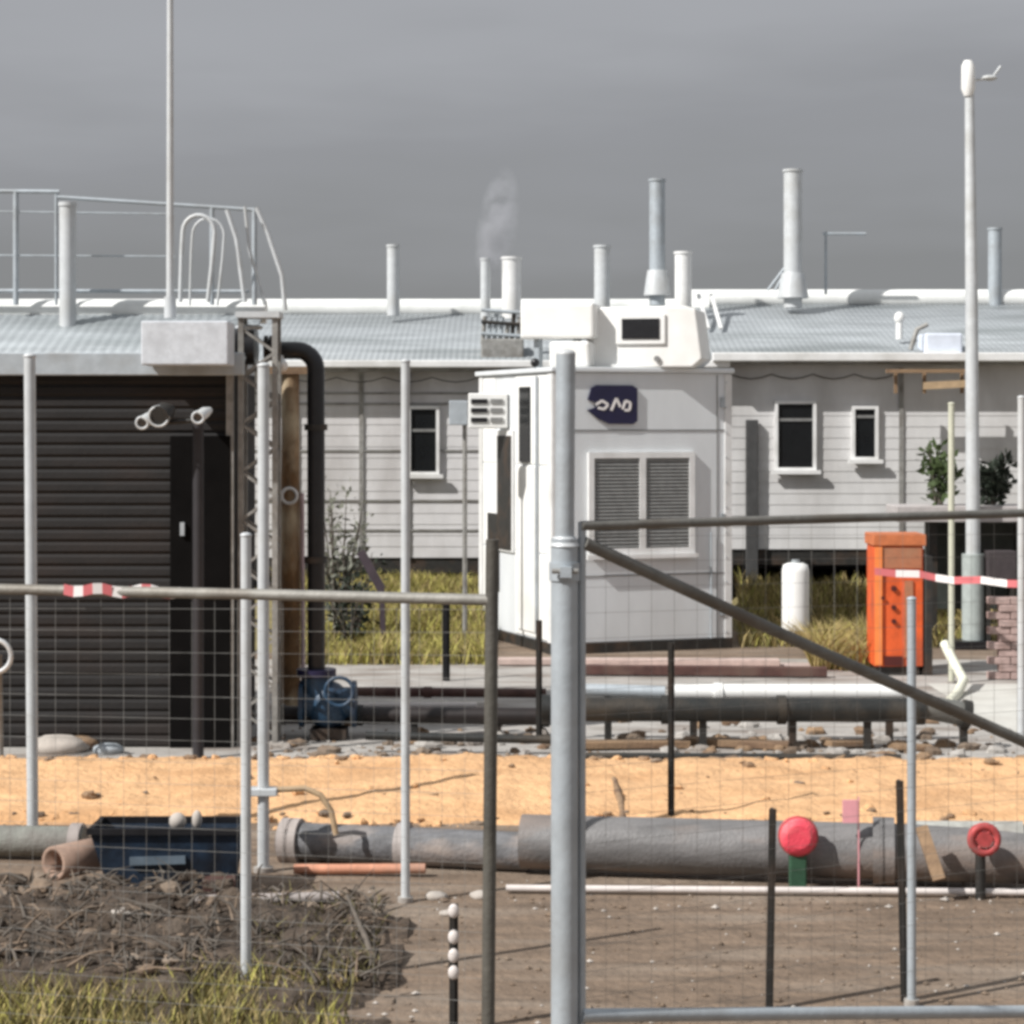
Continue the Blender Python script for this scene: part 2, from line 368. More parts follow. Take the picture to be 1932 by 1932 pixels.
# small aerial and struts
t = T('roof_aerial', 'thin T shaped aerial on the ridge right of the flared vent pipe', 'aerial', P(1558, 545, 33))
b = MB(); b.tube([P(1558, 555, 33), P(1558, 437, 33)], .022, 8); t.part('mast', b, GALV)
b = MB(); b.tube([P(1552, 441, 33), P(1634, 441, 33)], .022, 8); t.part('arm', b, GALV)
t = T('pipe_stay', 'pair of thin slanting stays beside the flared vent pipe on the roof', 'stay', P(1470, 545, 32.8))
for a, c in ((1448, 1484), (1462, 1488)):
    b = MB(); b.tube([P(a, 548, 32.8), P(c, 500, 32.8)], .016, 8); t.part('rod', b, GALV)
t = T('roof_ladder', 'two pale slanted rails climbing to the ridge right of the rooftop unit', 'ladder', P(1330, 600, 28))
for a in (1318, 1342):
    b = MB(); b.beam(P(a+18, 620, 31.2), P(a, 556, 32.4), .05, .03); t.part('rail', b, WHITEG)
# roof top unit, right
t = T('roof_unit', 'blue-white box unit on the roof at the right beside the lamp pole', 'roof unit', P(1772, 680, 29.9))
b = MB(); b.box(X(1738, 29.9), X(1808, 29.9), 29.6, 30.2, Z(680, 29.9), Z(630, 29.9)); t.part('casing', b, mat('blue_white', (.66, .71, .80), .4, 0, .08, 6), bevel=.03)
b = MB(); b.tube([P(1718, 660, 29.7), P(1730, 622, 29.7), P(1750, 612, 29.7)], .035, 10); t.part('duct', b, GALVD)
b = MB(); b.sphere(P(1697, 600, 30.4), .075, sc=(1, 1, 1.2)); b.tube([P(1697, 604, 30.4), P(1697, 640, 30.4)], .05, 10)
one('roof_cowl', b, WHITE, 'small white round cowl on the roof slope left of the blue-white unit', 'cowl', P(1697, 640, 30.4))
# mottled exhaust unit
t = T('exhaust_unit', 'mottled grey exhaust machinery on the roof under the steam, left of the white rooftop unit', 'roof unit', P(945, 690, 30.2))
b = MB()
b.box(X(908, 30.2), X(988, 30.2), 30.0, 30.6, Z(690, 30.2), Z(640, 30.2)); t.part('casing', b, GALVD, bevel=.02)
for k in range(7):
    b = MB(); a = 910+k*11; b.tube([P(a, 650, 30.1), P(a+5, 590+random.random()*20, 30.1)], .03, 8); t.part('pipe', b, random.choice([GALV, GALVD, WHITEG, DKSTEEL]))
for k in range(3):
    b = MB(); y = 585+k*22; b.tube([P(908, y, 30.05), P(985, y+5, 30.05)], .025, 8); t.part('rail', b, random.choice([GALV, DKSTEEL]))
# steam
m = bpy.data.materials.new('steam'); m.use_nodes = True; n = m.node_tree.nodes; l = m.node_tree.links
n.remove(n['Principled BSDF']); pv = n.new('ShaderNodeVolumePrincipled'); pv.inputs['Color'].default_value = (.93, .94, 1, 1)
tc_ = n.new('ShaderNodeTexCoord'); mp_ = n.new('ShaderNodeMapping'); mp_.inputs['Scale'].default_value = (1/.33, 1/.33, 1/.95)
gr = n.new('ShaderNodeTexGradient'); gr.gradient_type = 'SPHERICAL'; l.new(tc_.outputs['Object'], mp_.inputs[0]); l.new(mp_.outputs[0], gr.inputs[0])
mu = n.new('ShaderNodeMath'); mu.operation = 'MULTIPLY'; mu.inputs[1].default_value = 5.0; l.new(gr.outputs['Fac'], mu.inputs[0]); nn = n.new('ShaderNodeTexNoise'); nn.inputs['Scale'].default_value = 3.5; nn.inputs['Detail'].default_value = 3; l.new(tc_.outputs['Object'], nn.inputs[0]); rr_ = n.new('ShaderNodeMapRange'); rr_.inputs[1].default_value = .38; rr_.inputs[2].default_value = .62; l.new(nn.outputs[0], rr_.inputs[0]); m2 = n.new('ShaderNodeMath'); m2.operation = 'MULTIPLY'; l.new(mu.outputs[0], m2.inputs[0]); l.new(rr_.outputs[0], m2.inputs[1]); l.new(m2.outputs[0], pv.inputs['Density'])
l.new(pv.outputs[0], n['Material Output'].inputs['Volume'])
c = P(938, 428, 32.2); b = MB(); b.sphere(c, 1, 20, 14, (.33, .33, .95))
o = one('steam_plume', b, m, 'faint pale steam plume drifting up from the paired vent pipes', 'steam', c, kind='stuff'); o.rotation_euler = (0, R(9), 0)

# ------------------------------------------------------------------ cabinet (kiosk)
c20, s20 = math.cos(R(20)), math.sin(R(20)); KX, KY = .49, 25.1
def fu(px): r = (px-CX)/K; return (r*KY-KX)/(c20-s20*r)
def fz(px, py): return Z(py, KY+s20*fu(px))
def lv(px): r = (px-CX)/K; return (KX-r*KY)/(s20+c20*r)
def lz(px, py): return Z(py, KY+c20*lv(px))
KH = Z(692, KY); KW = fu(1376); KD = 2.65
t = T('equipment_cabinet', 'tall grey-white equipment cabinet with a navy badge, twin louvre grille and open left door', 'cabinet', (KX, KY, 0), rz=R(20), local=True)
KI = t
b = MB(); b.box(-.03, KW+.03, -.03, KD+.03, 0, .12); t.part('skid', b, DKSTEEL)
b = MB(); b.box(0, KW, 0, KD, .123, KH-.06); t.part('body', b, CAB, bevel=.012)
b = MB(); b.box(-.05, KW+.05, -.05, KD+.05, KH-.058, KH); t.part('roof', b, CAB, bevel=.012)
for u in (.02, KW-.02):
    b = MB(); b.box(u-.045, u+.045, -.018, -.001, .13, KH-.07); t.part('corner_trim', b, WHITEG)
b = MB(); b.box(-.02, -.001, .03, .16, .13, KH-.07); t.part('corner_trim', b, WHITEG)
b = MB(); b.box(-.02, -.001, KD-.16, KD-.03, .13, KH-.07); t.part('corner_trim', b, WHITEG)
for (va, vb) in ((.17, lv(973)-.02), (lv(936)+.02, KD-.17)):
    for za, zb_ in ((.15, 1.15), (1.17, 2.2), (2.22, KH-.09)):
        b = MB(); b.box(-.012, -.001, va, vb, za, zb_); t.part('sunlit_side_panel', b, mat('sunlit_side_white', (.86, .86, .84), .4, 0, .04, 4, stain=(.74, .72, .66), samt=.3), bevel=.004)  # coloured whiter than the body for the sun on this face
for z in (.9, 2.62):
    b = MB(); b.box(.03, KW-.03, -.008, -.001, z, z+.014); t.part('seam', b, LOUV)
b = MB(); b.box(fu(1352), fu(1352)+.012, -.008, -.001, .14, KH-.08); t.part('seam', b, LOUV)
for z in (.4, 1.5, 2.9):
    b = MB(); b.box(KW-.12, KW-.07, -.03, -.009, z, z+.12); t.part('hinge', b, GALV)
b = MB()
for z in [.2+.3*k for k in range(11)]:
    for u in (.05, KW-.05): b.tube([(u, -.019, z), (u, -.026, z)], .010, 8)
t.part('bolts', b, GALV)
b = MB(); b.tube([(fu(1340), -.03, .13), (fu(1340), -.03, 1.4)], .012, 8); t.part('conduit', b, GALV)
# louvre grille
gx0, gx1, gz1, gz0 = fu(1108), fu(1308), fz(1200, 853), fz(1200, 1045)
gm = fu(1210)
b = MB(); fw = .07
b.box(gx0, gx0+fw, -.05, -.002, gz0, gz1); b.box(gx1-fw, gx1, -.05, -.002, gz0, gz1)
b.box(gx0+fw, gx1-fw, -.05, -.002, gz1-fw, gz1); b.box(gx0+fw, gx1-fw, -.05, -.002, gz0, gz0+fw)
b.box(gm-.04, gm+.04, -.05, -.002, gz0+fw, gz1-fw)
go = t.part('grille_frame', b, WHITEG)
for a, c in ((gx0+fw, gm-.04), (gm+.04, gx1-fw)):
    bb = MB(); bb.box(a+.002, c-.002, -.012, -.003, gz0+fw+.002, gz1-fw-.002)
    z = gz0+fw+.02
    while z < gz1-fw-.03:
        bb.add([(a+.003, -.040, z), (c-.003, -.040, z), (c-.003, -.014, z+.032), (a+.003, -.014, z+.032)], [(0, 1, 2, 3)])
        z += .042
    t.part('louvre', bb, mat('louvre_mid', (.27, .27, .26), .6, .1, .2, 12), sub=go)
b = MB(); b.box(gx0-.03, gx1+.03, -.09, -.052, gz0-.05, gz0-.002); t.part('sill', b, WHITEG, sub=go)
# badge
bx0, bx1, bz1, bz0 = fu(1105), fu(1201), fz(1150, 727), fz(1150, 800)
bw, bh = bx1-bx0, bz1-bz0
poly = [(.03, .62), (.10, .93), (.2, 1), (.9, 1), (1, .92), (1, .08), (.92, 0), (.45, 0), (.25, .12), (.02, .36), (.12, .40), (.30, .5), (.12, .58)]
b = MB(); b.prism([(bx0+p*bw, bz0+q*bh) for p, q in poly], -.03, -.004); bo = t.part('badge', b, NAVY)
b = MB()
def stroke(pts, wd):
    pts = [Vector((bx0+p*bw, 0, bz0+q*bh)) for p, q in pts]
    for a, c in zip(pts, pts[1:]): b.beam((a.x, -.034, a.z), (c.x, -.034, c.z), .006, wd)
stroke([(.18, .50), (.30, .60), (.42, .50), (.34, .38), (.22, .42)], .03)
stroke([(.48, .35), (.58, .66), (.66, .44)], .03)
stroke([(.70, .38), (.76, .60), (.86, .55), (.84, .36), (.74, .36)], .03)
t.part('emblem', b, TWHITE, sub=bo)
# left face openings
def lbox(p0, p1, y0, y1, a, c, mtl, name, bev=0, sub=None):
    v0, v1 = sorted((lv(p0), lv(p1))); pm = (p0+p1)/2
    b = MB(); b.box(a, c, v0, v1, lz(pm, y1), lz(pm, y0)); return t.part(name, b, mtl, bevel=bev, sub=sub)
do = lbox(938, 972, 812, 1040, -.03, -.002, WHITEG, 'door_frame')
lbox(944, 969, 822, 1036, -.045, -.031, DKSTEEL, 'doorway_shade', sub=do)  # dark panel paints the shade inside the open door
lbox(925, 943, 968, 1110, -.04, -.022, DKSTEEL, 'lower_door')
lbox(984, 1003, 730, 872, -.035, -.003, GLASS, 'window_slot')
lbox(980, 1012, 880, 1190, -.03, -.003, WHITE, 'access_panel', .008)
b = MB(); b.tube([(-.04, lv(1018), .2), (-.04, lv(1018), KH-.1)], .018, 8); t.part('conduit', b, GALV)
# slotted box on the back corner
t = T('louvred_box', 'white box with six dark slots fixed beside the upper left edge of the equipment cabinet', 'vent box', P(920, 808, 26.6))
b = MB(); x0, x1, z0, z1 = X(884, 26.6), X(958, 26.6), Z(808, 26.6), Z(742, 26.6); b.box(x0, x1, 26.5, 26.62, z0, z1); t.part('casing', b, WHITE, bevel=.015)
for cx_, wd in ((904, .1), (937, .075)):
    for py in (757, 774, 792):
        b = MB(); x = X(cx_, 26.5); z = Z(py, 26.5); b.box(x-wd, x+wd, 26.48, 26.499, z-.028, z+.028); t.part('slot', b, BLACK if cx_ < 920 else LOUV)
t = T('meter_post', 'slim grey post with a small grey meter box, left of the equipment cabinet', 'meter', (X(877, 25.6), 25.6, 0))
b = MB(); b.tube([(X(877, 25.6), 25.6, 0), (X(877, 25.6), 25.6, Z(800, 25.6))], .028, 10); t.part('post', b, GALVD)
b = MB(); b.box(X(848, 25.6), X(883, 25.6), 25.45, 25.64, Z(802, 25.6), Z(756, 25.6)); t.part('meter_box', b, GALV, bevel=.01)

# rooftop white unit and duct (stand on the cabinet roof)
Yu = 25.75; SCL = Yu/K
t = T('rooftop_unit', 'bright white rooftop unit with a dark grille on top of the equipment cabinet', 'air unit', (X(1215, Yu), Yu, KH), rz=R(-14), local=True)
def ux(px): return (px-1215)*SCL
def uz(py): return Z(py, Yu)-KH
h = uz(580)
b = MB(); b.prism([(ux(1108), .004), (ux(1312), .004), (ux(1330), .1), (ux(1318), h-.04), (ux(1300), h), (ux(1140), h), (ux(1112), h-.1)], -.2, .55); t.part('casing', b, WHITE, bevel=.02)
b = MB(); b.box(ux(1168), ux(1262), -.235, -.202, uz(651), uz(594)); fo = t.part('grille_frame', b, WHITE, bevel=.012)
b = MB(); b.box(ux(1180), ux(1251), -.25, -.237, uz(641), uz(603)); t.part('grille', b, BLACK, sub=fo)
b = MB(); b.tube([(ux(1246), -.201, uz(678)), (ux(1246), -.24, uz(678))], .035, 14); t.part('gauge', b, LOUV)
t = T('white_duct', 'bright white air duct standing on the left of the equipment cabinet roof', 'duct', (X(1045, Yu), Yu, KH), rz=R(-14), local=True)
def ux(px): return (px-1045)*SCL
b = MB(); b.box(ux(987), ux(1128), -.2, .3, uz(640), uz(574)); t.part('casing', b, WHITE, bevel=.03)
for u in (ux(1010), ux(1085)):
    b = MB(); b.box(u, u+.06, -.1, .1, .0, uz(640)-.002); t.part('leg', b, GALV)
b = MB(); b.box(ux(1046), ux(1122), -.28, .1, .004, uz(646)); t.part('motor', b, WHITE, bevel=.03)
b = MB(); b.sphere((ux(1018), -.25, .06), .055); t.part('lamp', b, BLACK)

# ------------------------------------------------------------------ dark shed
YS = 17.9; xs1 = X(441, YS); zs = Z(702, YS); DS = 1.5
t = T('dark_shed', 'dark brown slatted shed with a pale galvanised roof, filling the left side', 'shed', (-4.2, YS+DS/2, 0)); SH = t
b = MB(); pr = []; z = 0
while z < zs-.05: pr += [(YS+.012, z), (YS-.004, z+.025), (YS-.004, z+.075), (YS+.012, z+.1)]; z += .101
pr.append((YS+.028, zs)); b.strip(pr, -7, xs1-.06); b.box(-7, xs1-.001, YS+.03, YS+DS, 0, zs); t.part('wall', b, DARKW)
b = MB(); b.box(X(322, YS), X(436, YS), YS-.04, YS-.006, 0, Z(822, YS)); dd = t.part('door', b, mat('near_black_door', (.004, .0036, .0036), .95, 0, .3, 4, spec=.1), bevel=.006)
b = MB(); b.box(X(342, YS), X(350, YS), YS-.07, YS-.042, Z(1010, YS), Z(985, YS)); t.part('handle', b, GALV, sub=dd)
b = MB(); b.box(xs1-.06, xs1, YS-.03, YS+.029, 0, zs-.003); t.part('corner_post', b, GALVD)
b = MB(); zr_ = Z(588, YS+DS); corr_sheet(b, -7.1, xs1+.08, YS-.05, zs+.05, YS+DS, zr_, 0.085, .004); ro = t.part('roof', b, mat('shed_roof', (.36, .39, .405), .55, .15, .2, 2.4, .05, 30, (.21, .235, .24), (.4, 1.4, 3), samt=.8), solid=.01)
b = MB(); b.yz([(YS, zs), (YS+DS, zs), (YS+DS, zr_-.03)], xs1-.06, xs1-.002); t.part('gable', b, GALV)
b = MB(); b.tube([(-7.1, YS+DS, zr_+.0), (xs1+.1, YS+DS, zr_)], .11, 14); t.part('ridge_cap_sheen', b, RIDGE_SHEEN, sub=ro)
b = MB(); b.box(-7.1, xs1+.1, YS-.13, YS-.051, zs-.03, zs+.16); t.part('fascia', b, GALV, bevel=.01)
# eave box
b = MB(); b.box(X(276, 17.6), X(438, 17.6), 17.35, 17.76, Z(690, 17.6), Z(608, 17.6))
one('eave_box', b, mat('speckled_pale', (.58, .61, .65), .6, 0, .12, 20, .1, 60, (.45, .47, .5)), 'pale speckled steel box at the eave of the dark shed, left of the black valve', 'box', P(357, 690, 17.6), bevel=.012)
# handrail on the roof
YH = 19.2
t = T('roof_handrail', 'thin galvanised handrail with hooped ladder top along the ridge of the dark shed', 'handrail', P(240, 560, YH))
for (a, ya), (c, yc), r in (((-300, 358), (112, 362), .02), ((108, 372), (480, 396), .018), ((-300, 395), (330, 404), .008), ((-300, 548), (470, 550), .018), ((-300, 480), (330, 484), .008)):
    b = MB(); b.tube([P(a, ya, YH), P(c, yc, YH)], r, 8); t.part('rail', b, GALV)
for px, top, r in ((-160, 358, .018), (30, 362, .026), (106, 362, .014), (400, 392, .022), (480, 396, .024)):
    b = MB(); b.tube([P(px, top, YH), P(px, 575, YH)], r, 8); t.part('post', b, GALV)
def hoop(pts, r=.02):
    b = MB(); pts = [P(x, y, Y) for x, y, Y in pts]; b.tube(pts, r, 8); t.part('hoop', b, GALVL)
arc = [(340, 570, 18.6), (343, 470, 18.6)]+[(375-30*math.cos(R(a)), 438-32*math.sin(R(a)), 18.6) for a in range(0, 181, 20)]+[(402, 480, 18.6), (392, 570, 18.6)]
hoop(arc); hoop([(x+18, y+6, 18.9) for x, y, _ in arc], .012)
hoop([(428, 396, 18.7), (446, 450, 18.7), (462, 570, 18.7)]); hoop([(484, 392, 18.9), (505, 440, 18.9), (532, 520, 18.9), (538, 585, 18.9)]); hoop([(462, 390, 18.8), (470, 470, 18.8), (500, 575, 18.8)], .014)
vent(128, 32, 382, 570, 19.0, 'thick pale vent pipe on the ridge of the dark shed, inside the handrail', GALVL)
# whip mast
b = MB(); b.tube([P(321, 590, 17.75), P(321, -60, 17.75)-Vector((0, 0, 0))], [.032, .026], 10); b.tube([P(321, 600, 17.75), P(321, 560, 17.75)], .05, 10)
one('mast', b, GALVL, 'tall thin pale mast rising from the dark shed roof out of the frame', 'mast', P(321, 600, 17.75))
# floodlights
t = T('floodlight_post', 'dark post with three small silver floodlights in front of the dark shed', 'floodlight', (X(374, 17.3), 17.3, 0))
b = MB(); b.tube([(X(374, 17.3), 17.3, 0), P(374, 795, 17.3)], .045, 12); t.part('post', b, mat('grey_dark_post', (.025, .023, .026), .6, .1, .2, 6))
b = MB(); b.tube([P(270, 800, 17.2), P(385, 792, 17.2)], .02, 8); t.part('arm', b, DKSTEEL)
SIL = mat('silver_lamp', (.66, .68, .68), .35, .2, .1, 8)
for cx_, cy_, r in ((275, 793, .052), (306, 781, .088), (380, 783, .05)):
    c = P(cx_, cy_, 17.1); b = MB(); b.tube([c+Vector((.05, .12, .04)), c+Vector((.02, .05, .02)), c+Vector((-.02, -.04, -.02))], [r*.5, r*.9, r], 16)
    lo = t.part('lamp_head', b, SIL if r < .08 else DKSTEEL); bq = MB(); bq.torus(c+Vector((-.02, -.05, -.02)), r*.9, .010, 'y'); t.part('rim', bq, GALVL, sub=lo)
    b = MB(); b.tube([c+Vector((-.021, -.045, -.022)), c+Vector((-.022, -.052, -.024))], r*.72, 16); t.part('lens', b, BLACK if r > .1 else DKSTEEL, sub=lo)
# black standpipe with blue valve
t = T('standpipe', 'black pipe bending from the shed eave down to a blue valve on the ground', 'pipe', (X(596, 18.4), 18.4, 0))
rp = .076; Yp = 18.4
pts = [P(500, 661, Yp), P(560, 661, Yp)]+[P(560+36*math.sin(R(a)), 697-36*math.cos(R(a)), Yp) for a in range(15, 91, 15)]+[P(597, 1285, Yp)]
b = MB(); b.tube(pts, rp, 18); t.part('pipe', b, BLACK)
b = MB(); b.tube([P(440, 655, Yp-.2), P(482, 655, Yp-.2)], .15, 16); vo = t.part('shutoff_valve', b, BLACK)
for px in (440, 482, 502, 512):
    b = MB(); b.tube([P(px-3, 657, Yp-.1), P(px+3, 657, Yp-.1)], .17 if px < 500 else .11, 18); t.part('flange', b, GALV if px == 482 else DKSTEEL)
b = MB(); b.torus(P(470, 618, Yp-.2), .1, .016, 'z'); b.tube([P(470, 650, Yp-.2), P(470, 612, Yp-.2)], .018, 8); t.part('handwheel', b, GALVL, sub=vo)
for py in (800, 1050):
    b = MB(); b.tube([P(596, py, Yp), P(596, py+12, Yp)], .1, 18); t.part('collar', b, DKSTEEL)
b = MB(); b.tube([P(597, 1262, Yp), P(597, 1275, Yp)], .17, 20); t.part('flange', b, NAVY)
b = MB(); c = P(620, 1330, Yp); b.sphere(c, .19, sc=(1, .9, 1.1)); b.tube([P(570, 1325, Yp), P(668, 1325, Yp)], .13, 18); b.tube([P(597, 1276, Yp), P(603, 1310, Yp)], .13, 18)
vb = t.part('valve_body', b, BLUE)
for px in (570, 668):
    b = MB(); b.tube([P(px-4, 1328, Yp), P(px+4, 1328, Yp)], .2, 20); t.part('flange', b, BLUE)
b = MB(); b.torus(P(640, 1305, Yp-.28), .12, .016, 'y'); b.tube([P(640, 1305, Yp-.28), P(632, 1312, Yp)], .02, 8); t.part('handwheel', b, BLUE, sub=vb)
b = MB(); b.box(X(588, Yp), X(655, Yp), Yp-.15, Yp+.15, .012, Z(1372, Yp)); t.part('pedestal', b, DKSTEEL)
b = MB(); b.sphere(P(531, 690, 18.3), .055); b.tube([P(531, 690, 18.3), P(531, 672, 18.35)], .02, 8)
one('bulkhead_lamp', b, WHITE, 'small bright white globe hanging under the black pipe bend', 'lamp', P(531, 690, 18.3))

# lattice mast + posts
t = T('lattice_mast', 'weathered grey lattice mast at the right corner of the dark shed', 'mast', (X(487, 18.0), 18.0, 0))
xa, xb_, ya, yb = X(456, 18), X(520, 18), 17.95, 18.2; zt = Z(600, 18)
for x, y in ((xa, ya), (xb_, ya), (xa, yb), (xb_, yb)):
    b = MB(); b.beam((x, y, 0), (x, y, zt), .045, .045); t.part('leg', b, GALVD)
z = .1; k = 0
while z < zt-.25:
    for (a, c) in (((xa, ya), (xb_, ya)), ((xa, yb), (xb_, yb)), ((xb_, ya), (xb_, yb))):
        b = MB(); p, q = (a, c) if k % 2 else (c, a); b.beam((*p, z), (*q, z+.2), .022, .022); t.part('brace', b, GALVD)
    z += .2; k += 1
b = MB(); b.box(xa-.04, xb_+.04, ya-.05, yb+.05, zt, zt+.05); t.part('head_plate', b, GALVL)

def post(px, ytop, ybase, wpx, label, m=GALV, cap=True, name='fence_post', zb=0, top_extra=None, base=None, lean=0):
    Y = G(ybase) if base is None else base; r = wpx/2/K*Y; x = X(px, Y)
    t = T(name, label, 'post', (x, Y, 0), 'posts standing in the yard')
    b = MB(); b.tube([(x, Y, -.05), (x+lean/K*Y, Y, Z(ytop, Y))], r, 14); t.part('pole', b, m)
    if cap:
        b = MB(); zt = Z(ytop, Y); b.sphere((x+lean/K*Y, Y, zt), r*1.15, 14, 8, (1, 1, .5)); t.part('cap', b, m)
    b = MB(); b.tube([(x, Y, -.02), (x, Y, .03)], r*1.7, 12); t.part('footing', b, CONC)
    return t
post(62, 672, 1592, 22, 'pale galvanised post in front of the dark shed at the far left', GALVL, lean=-6)
t = post(464, 1010, 1872, 20, 'nearer galvanised post of the close pair by the lattice mast', GALVL, lean=0)
t = post(497, 690, 1645, 22, 'taller galvanised post of the close pair, with a clamp, by the lattice mast', GALVL)
Yq = G(1645); b = MB(); b.box(X(470, Yq), X(524, Yq), Yq-.06, Yq+.06, Z(1500, Yq), Z(1486, Yq)); t.part('clamp', b, GALVL, bevel=.006)
b = MB(); b.tube([P(520, 1490, Yq), P(575, 1487, Yq), P(605, 1500, Yq), P(625, 1530, Yq), P(634, 1575, Yq)], .018, 8); t.part('hose', b, BTIMBER)
post(765, 682, 1702, 17, 'slim galvanised post left of centre, before the building with one window', GALVL)
post(396, 1152, 1400, 13, 'short thin pale post at the foot of the dark shed door', GALV)
post(1720, 1130, 1897, 17, 'slim grey-blue post in front of the orange cabinet at the right', GALV)
post(1795, 762, 1290, 12, 'thin yellowish post between the orange cabinet and the lamp pole', mat('yellowish_galv', (.50, .50, .40), .6, 0, .1, 6))
post(1927, 750, 1400, 14, 'thin pale post at the right edge of the picture', GALVL)
def stake(px, ytop, ybase, wpx, label, m=DKSTEEL, lean=0, white=None):
    Y = G(ybase); x = X(px, Y); wd = wpx/K*Y
    t = T('steel_stake', label, 'stake', (x, Y, 0), 'dark steel stakes driven into the ground')
    b = MB(); tp = Vector((x+lean/K*Y, Y, Z(ytop, Y)))
    b.beam((x, Y, -.1), tp, wd, wd*.3); b.beam((x, Y-wd*.35, -.1), tp-Vector((0, wd*.35, 0)), wd*.22, wd*.7); t.part('shaft', b, m)
    if white:
        for k, py in enumerate(white):
            b = MB(); c = Vector((x, Y-wd*.7, Z(py, Y))); b.sphere(c, wd*.62, 12, 8, (1, .7, 1.3)); t.part('insulator', b, WCOND)
    return t
stake(1450, 1525, 1905, 20, 'dark stake left of the red marker ball, in front of the grey pipe', lean=7)
stake(1706, 1472, 1888, 20, 'dark stake right of the red marker ball, beside the slim grey-blue post', lean=-10)
stake(1266, 1212, 1552, 12, 'thin dark stake standing at the back of the grey pipe, under the cabinet grille')
stake(842, 1135, 1285, 14, 'black stake in the yellow grass left of the equipment cabinet', BLACK)
stake(1017, 1170, 1400, 12, 'dark stake just left of the big gate post')
stake(856, 1705, 1945, 17, 'dark stake with white insulators in the brown dirt, left of the gate frame post', white=(1716, 1765, 1800, 1832))

# ------------------------------------------------------------------ gate and fence frame
YG = 6.6
def pt(px, py, Y): return P(px, py, Y)
t = T('gate_post', 'big round galvanised gate post in the near foreground, right of centre', 'gate post', (X(1065, YG), YG, 0))
x = X(1065, YG); rp = 25.5/K*YG
b = MB(); b.tube([(x, YG, -.1), (x, YG, Z(1016, YG))], rp, 28); t.part('lower_pole', b, GALV)
b = MB(); b.tube([(x+.0, YG, Z(1016, YG)), (x+.004, YG, Z(668, YG))], rp*.72, 24); t.part('upper_pole', b, GALV)
b = MB(); b.sphere((x+.004, YG, Z(668, YG)), rp*.74, 16, 8, (1, 1, .5)); t.part('cap', b, GALVL)
b = MB(); b.tube([(x, YG, Z(1030, YG)), (x, YG, Z(1012, YG))], [rp*1.12, rp*.8], 28); t.part('collar', b, GALVL)
for py in (1075,):
    b = MB(); b.tube([(x, YG, Z(py+20, YG)), (x, YG, Z(py-14, YG))], rp*1.13, 28); b.box(x-.015, x+.02, YG-rp*1.7, YG-rp*.9, Z(py+12, YG), Z(py-8, YG)); h_ = t.part('hinge', b, GALV)
    b = MB(); b.tube([(x-.04, YG-rp*1.4, Z(py, YG)), (x+.04, YG-rp*1.4, Z(py, YG))], .008, 8); t.part('bolt', b, GALVD, sub=h_)
# right gate leaf
GR = t = T('gate', 'right gate leaf of thin weathered pipe with a long diagonal brace', 'gate', (X(1500, 7), 7.0, 0))
GP = mat('gate_pipe', (.16, .155, .14), .6, .2, .2, 10, .1, 50, (.09, .07, .05))
YR = 7.6
def gl(px): return YG+(YR-YG)*(px-1090)/(1960-1090)
b = MB(); b.tube([P(1096, 992, gl(1096)), P(2010, 966, gl(2010))], .015, 12); t.part('top_rail', b, GP)
b = MB(); b.tube([P(1102, 1024, gl(1102)-.0), P(1560, 1235, gl(1560)), P(2010, 1434, gl(2010))], .020, 12); t.part('brace', b, GP)
b = MB(); b.tube([P(1096, 1916, gl(1096)), P(2010, 1908, gl(2010))], .022, 12); t.part('mid_rail', b, GALV)
b = MB(); b.tube([(X(1096, gl(1096)), gl(1096), .12), (X(2010, gl(2010)), gl(2010), .12)], .02, 12); t.part('bottom_rail', b, GP)
b = MB(); b.tube([(X(2010, gl(2010)), gl(2010), .1), P(2010, 960, gl(2010))], .02, 12); t.part('end_stile', b, GP)
b = MB(); xx = X(1098, gl(1098)); b.tube([(xx, YG+.015, .1), (xx, YG+.015, Z(985, YG))], .012, 12); t.part('hinge_stile', b, GALV)
# left leaf
GL = t = T('gate', 'left gate leaf of weathered pipe with a dark end upright and taped rail', 'gate', (X(500, 6.8), 6.8, 0))
def gf(px): return YG+(7.05-YG)*(925-px)/925
b = MB(); b.tube([P(-120, 1109, gf(-120)), P(460, 1121, gf(460)), P(926, 1132, gf(926))], .0175, 12); t.part('top_rail', b, mat('rail_pipe', (.26, .25, .225), .6, .2, .25, 9, .1, 50, (.12, .09, .06)))
b = MB(); x = X(926, YG); b.tube([(x-.015, YG, .1), (x+.005, YG, Z(1018, YG))], .0205, 14); t.part('end_stile', b, mat('dark_upright', (.085, .080, .068), .6, .1, .3, 7, .1, 50, (.05, .04, .03)))
b = MB(); b.tube([(X(926, YG), YG, .12), (X(-120, gf(-120)), gf(-120), .12)], .0175, 12); t.part('bottom_rail', b, GP)
b = MB(); b.tube([(X(-120, gf(-120)), gf(-120), .1), P(-120, 1100, gf(-120))], .0175, 12); t.part('hinge_stile', b, GP)
def mesh_wires(name_t, f, p0, p1, ztop, zbot):
    b = MB(); r_ = .0005; z = zbot
    def sq(a, c): 
        b.beam(a, c, r_*2, r_*2)
    while z < 1:
        sq((X(p0, f(p0)), f(p0), zbot0+z*(Z(ztop, f(p0))-zbot0)), (X(p1, f(p1)), f(p1), zbot0+z*(Z(ztop, f(p1))-zbot0))); z += .035
    n = int(abs(p1-p0)/42)
    for i in range(n+1):
        px = p0+(p1-p0)*i/n; sq((X(px, f(px)), f(px), zbot0), (X(px, f(px)), f(px), Z(ztop, f(px))))
    name_t.part('wire_mesh', b, GALVD)
zbot0 = .14
mesh_wires(GL, gf, -110, 920, 1125, 0)
mesh_wires(GR, gl, 1100, 2005, 984, 0)
